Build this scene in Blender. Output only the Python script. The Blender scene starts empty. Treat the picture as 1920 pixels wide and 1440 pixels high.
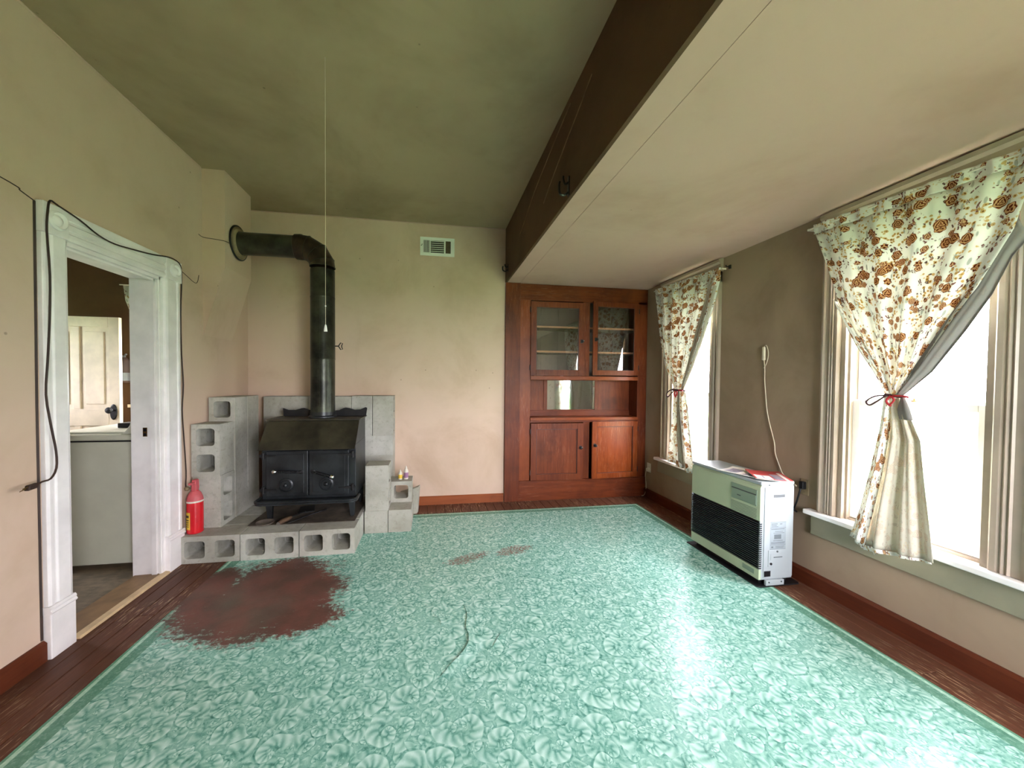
import bpy, bmesh, math, random
from mathutils import Vector, Matrix, Euler
random.seed(7)
S = bpy.context.scene
COL = S.collection

# ------------------------------------------------------------------ camera
F_PX, CX, CY = 673.12, 916.96, 728.55            # focal length and principal point for a 1920 x 1440 frame
YAW, PITCH, ROLL = 0.1561, -0.0219, 0.0082
cam_d = bpy.data.cameras.new('camera')
cam = bpy.data.objects.new('camera', cam_d)
COL.objects.link(cam)
cam_d.sensor_fit = 'HORIZONTAL'
cam_d.sensor_width = 36.0
cam_d.lens = F_PX / 1920 * 36
cam_d.shift_x = (960 - CX) / 1920
cam_d.shift_y = (CY - 720) / 1920
cam_d.clip_start = 0.05
fw = Vector((math.sin(YAW) * math.cos(PITCH), math.cos(YAW) * math.cos(PITCH), math.sin(PITCH)))
r0 = Vector((math.cos(YAW), -math.sin(YAW), 0))
u0 = r0.cross(fw)
rr = r0 * math.cos(ROLL) + u0 * math.sin(ROLL)
uu = -r0 * math.sin(ROLL) + u0 * math.cos(ROLL)
cam.matrix_world = Matrix(((rr.x, uu.x, -fw.x, 0), (rr.y, uu.y, -fw.y, 0), (rr.z, uu.z, -fw.z, 1.33), (0, 0, 0, 1)))
S.camera = cam

# ------------------------------------------------------------------ daylight and exposure
W = bpy.data.worlds.new('overcast_sky')
S.world = W
W.use_nodes = True
bg = W.node_tree.nodes['Background']
bg.inputs['Color'].default_value = (0.97, 0.95, 1.05, 1)
bg.inputs['Strength'].default_value = 9.0
S.view_settings.view_transform = 'Standard'
S.view_settings.look = 'None'
S.view_settings.gamma = 1.0
S.view_settings.use_curve_mapping = False
S.view_settings.exposure = 2.55
S.cycles.use_denoising = True
S.cycles.max_bounces = 12
S.cycles.diffuse_bounces = 8
S.cycles.glossy_bounces = 5
S.cycles.transmission_bounces = 8
S.cycles.transparent_max_bounces = 12
S.cycles.sample_clamp_indirect = 12

# ------------------------------------------------------------------ room dimensions (metres)
L, R, D, H1, H2, BX = -1.797, 2.462, 3.867, 2.977, 2.399, 0.778
YR = -1.5                                          # the wall behind the camera
WT = 0.16                                          # wall thickness
WIN = [(1.225, 1.83), (2.865, 3.41)]               # window openings in the right wall (y)
WZ0, WZ1 = 0.50, 2.20
RW = (0.8, 2.0, 0.6, 2.1)                          # unseen window added in the rear wall as fill light (x0,x1,z0,z1)
DOOR = (2.085, 2.715, 2.0)                         # doorway in the left wall (y0,y1,top)
KX0, KY0, KY1, KH = -4.4, 0.4, 4.2, 2.75           # room beyond the doorway
KW_FAR = (-2.9, -2.25, 1.06, 2.14)
KW_SIDE = (2.9, 3.5, 1.1, 1.95)                   # unseen window added in that room's side wall to light its door (y0,y1,z0,z1)

def portal(loc, rot, sx, sy):
    d = bpy.data.lights.new('daylight_portal', 'AREA')
    d.shape = 'RECTANGLE'; d.size = sx; d.size_y = sy
    d.cycles.is_portal = True
    o = bpy.data.objects.new('daylight_portal', d); COL.objects.link(o)
    o.location = loc; o.rotation_euler = rot
H = math.pi / 2
for a, b in WIN:
    portal((R + 0.3, (a + b) / 2, (WZ0 + WZ1) / 2), (0, H, 0), WZ1 - WZ0 + .1, b - a + .1)
portal(((RW[0] + RW[1]) / 2, YR - 0.3, (RW[2] + RW[3]) / 2), (H, 0, 0), RW[1] - RW[0] + .1, RW[3] - RW[2] + .1)
portal((KX0 - 0.4, (KW_SIDE[0] + KW_SIDE[1]) / 2, 1.5), (0, -H, 0), 1.3, .95)
portal(((KW_FAR[0] + KW_FAR[1]) / 2, KY1 + 0.3, 1.6), (-H, 0, 0), .75, 1.2)

# ------------------------------------------------------------------ node helpers
def col(r, g, b):
    f = lambda c: (c / 255 / 12.92) if c / 255 <= 0.04045 else ((c / 255 + 0.055) / 1.055) ** 2.4
    return (f(r), f(g), f(b), 1)

class X:
    """a socket with arithmetic"""
    def __init__(s, t, k): s.t, s.k = t, k
    def _m(s, op, *a):
        n = s.t.nodes.new('ShaderNodeMath'); n.operation = op
        for i, v in enumerate((s,) + a):
            if isinstance(v, X): s.t.links.new(v.k, n.inputs[i])
            else: n.inputs[i].default_value = v
        return X(s.t, n.outputs[0])
    def __add__(s, o): return s._m('ADD', o)
    def __radd__(s, o): return s._m('ADD', o)
    def __sub__(s, o): return s._m('SUBTRACT', o)
    def __rsub__(s, o): return (s * -1) + o
    def __mul__(s, o): return s._m('MULTIPLY', o)
    def __rmul__(s, o): return s._m('MULTIPLY', o)
    def __truediv__(s, o): return s._m('DIVIDE', o)
    def __pow__(s, o): return s._m('POWER', o)
    def sin(s): return s._m('SINE')
    def abs(s): return s._m('ABSOLUTE')
    def frac(s): return s._m('FRACT')
    def max(s, o): return s._m('MAXIMUM', o)
    def min(s, o): return s._m('MINIMUM', o)
    def atan2(s, o): return s._m('ARCTAN2', o)
    def sqrt(s): return s._m('SQRT')
    def gt(s, o): return s._m('GREATER_THAN', o)
    def lt(s, o): return s._m('LESS_THAN', o)
    def ss(s, a, b):
        n = s.t.nodes.new('ShaderNodeMapRange'); n.interpolation_type = 'SMOOTHSTEP'
        s.t.links.new(s.k, n.inputs[0])
        if a <= b: n.inputs[1].default_value, n.inputs[2].default_value, n.inputs[3].default_value, n.inputs[4].default_value = a, b, 0, 1
        else: n.inputs[1].default_value, n.inputs[2].default_value, n.inputs[3].default_value, n.inputs[4].default_value = b, a, 1, 0
        return X(s.t, n.outputs[0])

class M:
    """material builder"""
    def __init__(s, name, rough=0.6, metal=0.0, spec=0.5):
        s.m = bpy.data.materials.new(name); s.m.use_nodes = True
        s.t = s.m.node_tree
        s.b = s.t.nodes['Principled BSDF']
        s.out = s.t.nodes['Material Output']
        s.b.inputs['Roughness'].default_value = rough
        s.b.inputs['Metallic'].default_value = metal
        s.b.inputs['Specular IOR Level'].default_value = spec
    def coord(s, which='Object', scale=(1, 1, 1), rot=(0, 0, 0), loc=(0, 0, 0)):
        n = s.t.nodes.new('ShaderNodeTexCoord'); m = s.t.nodes.new('ShaderNodeMapping')
        m.inputs['Scale'].default_value = scale; m.inputs['Rotation'].default_value = rot; m.inputs['Location'].default_value = loc
        s.t.links.new(n.outputs[which], m.inputs[0]); return m.outputs[0]
    def wcoord(s, scale=(1, 1, 1)):
        n = s.t.nodes.new('ShaderNodeNewGeometry'); m = s.t.nodes.new('ShaderNodeMapping')
        m.inputs['Scale'].default_value = scale
        s.t.links.new(n.outputs['Position'], m.inputs[0]); return m.outputs[0]
    def xyz(s, v):
        n = s.t.nodes.new('ShaderNodeSeparateXYZ'); s.t.links.new(v, n.inputs[0])
        return [X(s.t, o) for o in n.outputs]
    def comb(s, *a):
        n = s.t.nodes.new('ShaderNodeCombineXYZ')
        for i, v in enumerate(a):
            if isinstance(v, X): s.t.links.new(v.k, n.inputs[i])
            else: n.inputs[i].default_value = v
        return n.outputs[0]
    def noise(s, v, scale=5, detail=4, rough=0.55, dist=0.0):
        n = s.t.nodes.new('ShaderNodeTexNoise'); s.t.links.new(v, n.inputs['Vector'])
        n.inputs['Scale'].default_value = scale; n.inputs['Detail'].default_value = detail
        n.inputs['Roughness'].default_value = rough; n.inputs['Distortion'].default_value = dist
        return X(s.t, n.outputs[0])
    def vor(s, v, scale=5, rnd=1.0, feature='F1'):
        n = s.t.nodes.new('ShaderNodeTexVoronoi'); n.feature = feature
        s.t.links.new(v, n.inputs['Vector']); n.inputs['Scale'].default_value = scale; n.inputs['Randomness'].default_value = rnd
        return n
    def rnd(s):
        return X(s.t, s.t.nodes.new('ShaderNodeObjectInfo').outputs['Random'])
    def mix(s, f, a, b):
        n = s.t.nodes.new('ShaderNodeMix'); n.data_type = 'RGBA'
        if isinstance(f, X): s.t.links.new(f.k, n.inputs[0])
        else: n.inputs[0].default_value = f
        for i, v in ((6, a), (7, b)):
            if isinstance(v, tuple): n.inputs[i].default_value = v
            else: s.t.links.new(v, n.inputs[i])
        return n.outputs[2]
    def ramp(s, f, stops):
        n = s.t.nodes.new('ShaderNodeValToRGB'); s.t.links.new(f.k, n.inputs[0])
        e = n.color_ramp.elements
        while len(e) < len(stops): e.new(0.5)
        for el, (p, c) in zip(e, stops): el.position = p; el.color = c
        return n.outputs[0]
    def color(s, c):
        if isinstance(c, tuple): s.b.inputs['Base Color'].default_value = c
        else: s.t.links.new(c, s.b.inputs['Base Color'])
        return s
    def rough(s, x): s.t.links.new(x.k, s.b.inputs['Roughness']); return s
    def bump(s, x, strength=0.3, dist=0.01):
        n = s.t.nodes.new('ShaderNodeBump'); n.inputs['Strength'].default_value = strength; n.inputs['Distance'].default_value = dist
        s.t.links.new(x.k, n.inputs['Height']); s.t.links.new(n.outputs[0], s.b.inputs['Normal']); return s

def simple(name, c, rough=0.6, metal=0.0, var=0.12, nscale=8, bscale=60, bstr=0.08, spec=0.5):
    m = M(name, rough, metal, spec)
    v = m.coord()
    n = m.noise(v, nscale, 5, 0.6)
    d = tuple(x * (1 - var * 2) for x in c[:3]) + (1,); l = tuple(min(1, x * (1 + var)) for x in c[:3]) + (1,)
    m.color(m.mix(n.ss(0.3, 0.7), d, l))
    if bstr: m.bump(m.noise(v, bscale, 3), bstr, 0.004)
    return m.m

MT = {}
def plaster(name, c, stain, amount=0.6, rough=0.85, scale=1.3):
    m = M(name, rough, 0, 0.25)
    v = m.wcoord()
    n1 = m.noise(v, scale, 5, 0.62, 0.4); n2 = m.noise(v, scale * 5, 5, 0.6); n3 = m.noise(v, 90, 2)
    streak = m.noise(m.wcoord((6, 6, .5)), 1.6, 4, 0.6)
    f = (n1.ss(0.42, 0.75) * amount + n2.ss(0.55, 0.8) * 0.18 * amount + streak.ss(0.55, .85) * 0.25 * amount)
    specks = X(m.t, m.vor(v, 5.5, 1).outputs['Distance']).ss(0.05, 0.02) * m.noise(v, 2.0, 2).gt(.5) * .5
    c1 = m.mix(f.min(1.0), c, stain)
    c2 = m.mix(specks, c1, tuple(x * .35 for x in stain[:3]) + (1,))
    m.color(c2)
    m.bump(n2 * .6 + n3 * .25, 0.12, 0.006)
    return m.m

MT['wall'] = plaster('wall_plaster', col(207, 183, 162), col(176, 150, 124), .6)
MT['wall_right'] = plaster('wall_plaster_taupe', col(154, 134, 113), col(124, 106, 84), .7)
MT['ceil'] = plaster('sooty_ceiling_plaster', col(170, 154, 124), col(134, 118, 88), .7, scale=.9)
MT['soffit'] = plaster('low_ceiling_plaster', col(196, 166, 152), col(170, 140, 122), .6, scale=1.1)
MT['chim'] = plaster('chimney_plaster', col(196, 174, 152), col(168, 142, 116), .5, scale=1.6)
MT['header'] = plaster('dark_header_varnish', col(92, 68, 46), col(58, 40, 24), .8, .6)
MT['kwall'] = plaster('brown_kitchen_wall', col(86, 62, 40), col(60, 42, 26), .6)
MT['white'] = simple('old_white_paint', col(238, 234, 232), .45, 0, .06, 4, 40, .06)
MT['casing'] = simple('window_casing_shaded_paint', col(156, 142, 126), .4, 0, .07, 4, 40, .06)  # paint darkened for the shade of facing away from the windows
MT['apron'] = simple('apron_paint', col(138, 133, 111), .5, 0, .06, 4, 40, .05)
MT['white_gloss'] = simple('white_enamel', col(232, 236, 228), .28, 0, .02, 3, 40, 0)
MT['heater_white'] = simple('heater_white_enamel', col(158, 166, 168), .3, 0, .02, 3, 40, 0)
MT['appliance'] = simple('washer_enamel', col(196, 198, 178), .3, 0, .04, 3, 40, 0)
MT['cream'] = simple('cream_door_paint', col(226, 212, 184), .5, 0, .07, 5, 40, .05)
MT['brass'] = simple('dull_brass', col(150, 120, 70), .4, 1, .1)
MT['chrome'] = simple('nickel', col(220, 220, 220), .12, 1, .02, 3, 40, 0)
MT['blackm'] = simple('black_iron', col(30, 30, 30), .45, .3, .2, 12, 80, .1)
MT['stove'] = simple('stove_black', col(44, 48, 50), .36, .35, .3, 5, 70, .1)
MT['stove_top'] = simple('stove_olive_black', col(60, 56, 42), .5, .25, .35, 4, 50, .12)
MT['pipe'] = simple('stovepipe_steel', col(62, 64, 54), .34, .6, .4, 5, 30, .1)
MT['pipe_brown'] = simple('elbow_steel', col(72, 58, 46), .42, .5, .35, 6, 30, .1)
MT['collar'] = simple('flue_collar_tan', col(150, 132, 100), .55, .1, .2)
MT['dark'] = simple('dark_void', col(22, 20, 18), .8, 0, .1)
MT['red'] = simple('red_extinguisher_paint', col(206, 24, 36), .3, 0, .08)
MT['redfade'] = simple('faded_red_plastic', col(196, 88, 92), .5, 0, .1)
MT['yellow'] = simple('yellow_label', col(226, 190, 60), .5, 0, .05)
MT['black_plastic'] = simple('black_plastic', col(20, 20, 22), .4, 0, .1)
MT['cord_brown'] = simple('brown_cord_rubber', col(52, 34, 24), .6, 0, .2)
MT['cord_white'] = simple('cream_cord_plastic', col(206, 196, 172), .5, 0, .06)
MT['white_plastic'] = simple('white_plastic', col(216, 210, 194), .4, 0, .04)
MT['ribbon'] = simple('red_ribbon', col(176, 34, 40), .5, 0, .2)
MT['ribbon_dark'] = simple('dark_ribbon', col(60, 20, 24), .6, 0, .2)
MT['sheet'] = simple('hearth_sheet_steel', col(104, 94, 82), .5, .3, .3, 6, 30, .1)
MT['heater_front'] = simple('heater_front_shaded_enamel', col(176, 188, 158), .38, 0, .03, 3, 40, 0)  # off-white enamel with shade and green rug bounce put into the colour
MT['heater_panel'] = simple('heater_control_panel', col(128, 146, 128), .35, 0, .04, 3, 40, 0)
MT['grey_print'] = simple('grey_print', col(96, 104, 108), .5, 0, .05)
MT['grey_dark'] = simple('grey_recess', col(70, 76, 76), .5, 0, .05)
MT['label_paper'] = simple('label_paper', col(140, 150, 154), .5, 0, .03)
MT['paper'] = simple('paper', col(220, 214, 204), .6, 0, .04)
MT['paper_red'] = simple('red_cover_paper', col(190, 62, 64), .4, 0, .1)
MT['paper_grey'] = simple('grey_print_paper', col(136, 128, 140), .45, 0, .2, 30)
MT['cream_card'] = simple('cream_card', col(232, 220, 170), .7, 0, .04)
MT['cab_inside'] = simple('cabinet_inside_paint', col(66, 57, 45), .6, 0, .12)
MT['shelf_edge'] = simple('shelf_edge_wood', col(170, 120, 84), .5, 0, .12)
MT['threshold'] = simple('threshold_tan', col(136, 104, 66), .5, 0, .15)
MT['threshold_light'] = simple('threshold_pale_edge', col(214, 186, 144), .5, 0, .1)
MT['ash'] = simple('wood_handle', col(96, 74, 54), .6, 0, .15)
MT['ash_grey'] = simple('ash_grey', col(120, 108, 96), .8, 0, .2)
MT['lilac'] = simple('mauve_label', col(150, 110, 140), .5, 0, .1)

def concrete():
    m = M('concrete_block', .9, 0, .2)
    v = m.wcoord()
    n1 = m.noise(v, 4, 5, .6); n2 = m.noise(v, 34, 5, .65); n3 = m.noise(v, 140, 3, .6)
    r = m.rnd()
    c = m.mix(n1.ss(.3, .7), col(164, 164, 152), col(194, 194, 184))
    c = m.mix(n2.ss(.5, .75) * .45, c, col(122, 116, 100))
    c = m.mix(r * .35, c, col(150, 140, 122))
    m.color(c); m.bump(n2 * .6 + n3 * .6, .5, .006)
    return m.m
MT['concrete'] = concrete()

def wood(name, c1, c2, c3, axis='z', rough=.36, scale=1.0, scratch=0.0, sc=(214, 170, 140)):
    m = M(name, rough, 0, .22)
    st = {'x': (1.2, 14, 14), 'y': (14, 1.2, 14), 'z': (14, 14, 1.2)}[axis]
    v = m.coord('Object', tuple(k * scale for k in st))
    g = m.noise(v, 2.2, 6, .62, .6); g2 = m.noise(v, 9, 4, .6)
    big = m.noise(m.coord(), 2.4, 4, .6)
    c = m.mix((g * .6 + m.noise(m.wcoord(), 1.7, 3) * .5).ss(.35, .72), c1, c2)
    c = m.mix(big.ss(.48, .75) * .7, c, c3)
    c = m.mix(m.rnd() * .25, c, c1)
    if scratch:
        s1 = m.noise(m.coord('Object', tuple(k * 1.6 for k in st)), 5, 3, .7).ss(.54, .64) * m.noise(m.wcoord(), 2.2, 3).ss(.4, .6)
        c = m.mix(s1 * scratch, c, col(*sc))
    m.color(c)
    m.rough(g2 * .25 + (rough - .1))
    m.bump(g2, .1, .003)
    return m.m
MT['cab'] = wood('cabinet_stained_fir', col(84, 35, 14), col(118, 56, 24), col(58, 23, 10), 'z', .42, 1, .07)
MT['cabx'] = wood('cabinet_stained_fir_rail', col(84, 35, 14), col(118, 56, 24), col(58, 23, 10), 'x', .42, 1, .07)
MT['cab_dark'] = simple('cabinet_dark_bead', col(66, 28, 16), .4, 0, .15)
MT['cab_warm'] = wood('cabinet_orange_fir', col(108, 48, 18), col(136, 66, 27), col(90, 38, 14), 'z', .34, 1, .1)
MT['cab_warmx'] = wood('cabinet_orange_fir_rail', col(108, 48, 18), col(136, 66, 27), col(90, 38, 14), 'x', .34, 1, .1)
MT['plank'] = wood('brown_floor_paint_on_board', col(84, 52, 38), col(106, 66, 48), col(74, 54, 42), 'y', .45, 1, .7, (196, 168, 132))
MT['base'] = wood('baseboard_stain', col(126, 66, 36), col(154, 86, 50), col(104, 52, 30), 'x', .4)
MT['basey'] = wood('baseboard_stain_shaded', col(78, 36, 20), col(98, 48, 27), col(62, 28, 16), 'y', .45)  # darker copy of the stain, shade at the right wall put into the colour

def glass(name='window_glass', refl=.05):
    m = M(name)
    t = m.t
    tr = t.nodes.new('ShaderNodeBsdfTransparent'); gl = t.nodes.new('ShaderNodeBsdfGlossy'); gl.inputs['Roughness'].default_value = .02
    lw = t.nodes.new('ShaderNodeLayerWeight'); fc = X(t, lw.outputs['Facing'])
    fr = (fc ** 5.0) * .85 + refl
    mx = t.nodes.new('ShaderNodeMixShader')
    t.links.new(fr.k, mx.inputs[0]); t.links.new(tr.outputs[0], mx.inputs[1]); t.links.new(gl.outputs[0], mx.inputs[2])
    t.links.new(mx.outputs[0], m.out.inputs[0])
    return m.m
MT['glass'] = glass()
MT['cab_glass'] = glass('old_cabinet_glass', .10)
def mirror():
    m = M('old_mirror', .05, 1)
    v = m.coord(); n = m.noise(v, 40, 4, .6); n2 = m.noise(v, 12, 3)
    m.color(m.mix(n.ss(.62, .7), col(190, 196, 188), col(120, 120, 108)))
    m.bump(n2, .05, .004)
    return m.m
MT['mirror'] = mirror()

def lawn():
    m = M('lawn', .9, 0, .1)
    v = m.wcoord(); n = m.noise(v, .6, 5); n2 = m.noise(v, 14, 4)
    m.color(m.mix((n * .6 + n2 * .4).ss(.35, .65), col(104, 140, 92), col(150, 178, 128)))
    return m.m
MT['lawn'] = lawn()
def vinyl():
    m = M('kitchen_vinyl', .5)
    v = m.wcoord(); n = m.noise(v, 9, 5, .65); n2 = m.noise(m.wcoord((3, 12, 3)), 3, 4)
    m.color(m.mix((n * .6 + n2 * .4).ss(.35, .65), col(92, 80, 62), col(132, 116, 92)))
    return m.m
MT['vinyl'] = vinyl()

# ------------------------------------------------------------------ printed linoleum rug: scrolling plumes
RX0, RX1, RY0, RY1 = -1.465, 2.2, -0.1, 3.585
def rug():
    m = M('printed_linoleum_rug', .3, 0, .36)
    p0 = m.wcoord()
    x0, y0, z0 = m.xyz(p0)
    wn = m.noise(p0, 7, 3); wn2 = m.noise(m.comb(x0 + 5.3, y0 + 9.1, 0.0), 7, 3)
    x = x0 + (wn - .5) * .05; y = y0 + (wn2 - .5) * .05
    P = m.comb(x, y, 0.0)
    def plume(scale, ox, oy, turns, ribs):
        q = m.comb(x + ox, y + oy, 0.0)
        v = m.vor(q, scale, .85)
        px, py, _ = m.xyz(v.outputs['Position'])
        cr, cg, cb = m.xyz(v.outputs['Color'])
        dx = (x + ox - px) * scale; dy = (y + oy - py) * scale
        r = (dx * dx + dy * dy).sqrt()
        flip = cb.gt(.5) * 2.0 - 1.0
        a = (dy.atan2(dx * flip) / 6.28318 + cr + 1.0).frac()
        rs = a * .5 + .05
        dl = r - rs
        w = a * .23 + .05
        edge = (dl.abs() / w)
        body = edge.ss(1.05, .75)
        rib = (a * ribs + dl * 16.0).sin() * .5 + .5
        lit = (dl / w) * .35 + .6
        return body * (lit * .62 + rib * .34), body, edge
    v1, b1, e1 = plume(8.2, 0.0, 0.0, 1, 62.0)
    v2, b2, e2 = plume(11.0, 3.31, 1.77, 1, 44.0)
    v3, b3, e3 = plume(17.0, 7.1, 4.4, 1, 30.0)
    streak = m.noise(P, 30, 4, .6, 1.6)
    basev = streak * .6 + .08
    val = basev.max(v3 * .8)
    out2 = e2.ss(.8, 1.1) * e2.ss(1.5, 1.1)
    val = val * (1.0 - b2) + v2 * .86 * b2 - out2 * .10
    out1 = e1.ss(.8, 1.1) * e1.ss(1.4, 1.1)
    val = val * (1.0 - b1) + v1 * b1 - out1 * .14
    val = val + (m.noise(P, 55, 3) - .5) * .18
    green = m.ramp(val, [(0.0, col(58, 112, 98)), (.2, col(98, 156, 140)), (.45, col(146, 196, 180)), (.75, col(186, 222, 210)), (1, col(216, 240, 230))])
    # border bands
    ed = ((x0 - RX0).min((x0 - RX1) * -1.0)).min((y0 - RY1) * -1.0)
    band = ed.lt(.085) * ed.gt(.03)
    green = m.mix(band, green, m.mix(streak.ss(.3, .7), col(84, 138, 116), col(108, 160, 138)))
    edge = ed.lt(.03)
    green = m.mix(edge, green, m.mix(streak.ss(.3, .7), col(152, 200, 176), col(180, 220, 198)))
    line = ed.lt(.012)
    green = m.mix(line, green, col(96, 150, 122))
    # wear: bare brown patches with a ragged rim
    rag = m.noise(p0, 34, 6, .75); rag2 = m.noise(m.comb(x0 * 1.0, y0 * 3.0, 0.0), 12, 5, .7); lob = m.noise(p0, 3.4, 3, .5)
    def blob(cx, cy, ax, ay, th, soft, ragged):
        c, s_ = math.cos(th), math.sin(th)
        ux = ((x0 - cx) * c + (y0 - cy) * s_) / ax; uy = ((y0 - cy) * c - (x0 - cx) * s_) / ay
        d = (ux * ux + uy * uy).sqrt() + (lob - .5) * .9 + (rag - .5) * ragged + (rag2 - .5) * ragged * .7
        return d.ss(1 + soft, 1 - soft)
    w1 = blob(-1.0, 2.36, .43, .43, 0, .14, 1.1)
    w1 = w1.max(blob(-1.36, 2.46, .16, .26, .1, .12, .8)).max(blob(-.72, 2.10, .20, .14, .2, .2, 1.8))
    w2 = blob(.27, 2.645, .17, .055, .35, .1, 2.6).max(blob(.64, 2.72, .15, .06, .3, .1, 2.8))
    brown = m.mix(m.noise(p0, 5, 4).ss(.35, .65), col(90, 64, 54), col(112, 70, 60))
    brown = m.mix(rag.ss(.55, .75) * .35, brown, col(68, 42, 34))
    c = m.mix(w1, green, brown)
    c = m.mix(w2 * m.noise(m.comb(x0, y0 * 2.0, 0.0), 55, 3, .7).ss(.42, .56), c, col(126, 84, 74))
    # scuffed, greyed traffic areas
    scuff = m.noise(p0, 1.1, 4).ss(.5, .8) * .25
    c = m.mix(scuff, c, col(120, 150, 134))
    m.color(c)
    rg = m.noise(p0, 60, 4, .7)
    m.rough((w1.max(w2) * .3 + rg * .2 + .16))
    m.bump(rg * .9 + m.noise(p0, 7, 3) * 1.6 + m.noise(p0, 160, 2) * .3, .26, .004)
    return m.m
MT['rug'] = rug()

# ------------------------------------------------------------------ printed curtain cloth
def floral(name, fade=0.0, base=(238, 236, 228), transl=.5, base2=(226, 226, 218)):
    m = M(name, .85, 0, .1)
    uv = m.coord('UV')
    u, v, _ = m.xyz(uv)
    nz = m.noise(uv, 22, 3); nz2 = m.noise(m.comb(u + 3.7, v + 8.2, 0.0), 22, 3)
    P = m.comb(u + (nz - .5) * .02, v + (nz2 - .5) * .02, 0.0)
    cl = m.noise(uv, 9.0, 2)
    c = m.mix(m.noise(uv, 5, 3).ss(.4, .7), col(*base), col(*base2))
    # grey leaves
    lv = m.vor(m.coord('UV', (46, 17, 1), (0, 0, .6)), 1.0, 1); lr, lg, lb = m.xyz(lv.outputs['Color'])
    leaf = X(m.t, lv.outputs['Distance']).ss(.30, .22) * lr.gt(.55)
    c = m.mix(leaf * .75, c, col(164, 168, 158))
    # red-brown twigs and small leaves
    tv = m.vor(m.comb(u + (nz - .5) * .06 + 1.3, v * .7 + (nz2 - .5) * .06, 0.0), 64.0, 1); tr, tg, tb = m.xyz(tv.outputs['Color'])
    twig = X(m.t, tv.outputs['Distance']).ss(.36, .26) * tr.gt(.3) * cl.ss(.42, .48)
    c = m.mix(twig * .9, c, m.mix(tg.gt(.5), col(118, 50, 44), col(92, 48, 30)))
    # little yellow blossoms
    yv = m.vor(P, 58.0, .8); yr, yg, yb = m.xyz(yv.outputs['Color']); yd = X(m.t, yv.outputs['Distance'])
    yel = yd.ss(.46, .38) * m.noise(m.comb(u + 9.0, v + 2.0, 0.0), 11.0, 2).ss(.5, .54)
    c = m.mix(yel * .85, c, col(206, 166, 88))
    c = m.mix(yel * yd.ss(.22, .15), c, col(120, 74, 34))
    # roses with ringed petals
    def rose(scale, ox, keep, rad):
        q = m.comb(u + ox + (nz - .5) * .014, v + (nz2 - .5) * .014, 0.0)
        rv = m.vor(q, scale, .9); rr_, rg_, rb_ = m.xyz(rv.outputs['Color'])
        d = X(m.t, rv.outputs['Distance'])
        px, py, _ = m.xyz(rv.outputs['Position'])
        a = (v - py).atan2(u + ox - px)
        d2 = d + (a * 6.0 + rr_ * 9.0).sin() * .018
        mask = d2.ss(rad, rad - .03) * rg_.gt(keep)
        ring = ((d2 * 46.0) + (a * 3.0).sin() * 1.6 + nz * 5.0).sin().ss(-.55, .1)
        return mask, ring
    k1, g1 = rose(14.0, 0.0, .2, .36)
    c = m.mix(k1, c, m.mix(g1, col(96, 40, 24), col(204, 158, 112)))
    k2, g2 = rose(21.0, 4.4, .4, .36)
    c = m.mix(k2, c, m.mix(g2, col(116, 44, 36), col(214, 178, 136)))
    if fade: c = m.mix(fade, c, col(*base))
    t = m.t
    d = t.nodes.new('ShaderNodeBsdfDiffuse'); tl = t.nodes.new('ShaderNodeBsdfTranslucent'); mx = t.nodes.new('ShaderNodeMixShader')
    t.links.new(c, d.inputs[0]); t.links.new(c, tl.inputs[0]); mx.inputs[0].default_value = transl
    t.links.new(d.outputs[0], mx.inputs[1]); t.links.new(tl.outputs[0], mx.inputs[2]); t.links.new(mx.outputs[0], m.out.inputs[0])
    return m.m
MT['floral'] = floral('floral_curtain_cloth', transl=.15)
MT['lining'] = floral('faded_back_of_cloth', .72, (206, 200, 184), .12, (190, 184, 166))
MT['lining_grey'] = floral('grey_back_of_cloth', .93, (150, 146, 142), .10, (140, 136, 130))

# ------------------------------------------------------------------ mesh helpers
def wloc(o):
    v = Vector((0, 0, 0))
    while o: v += o.location; o = o.parent
    return v

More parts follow.
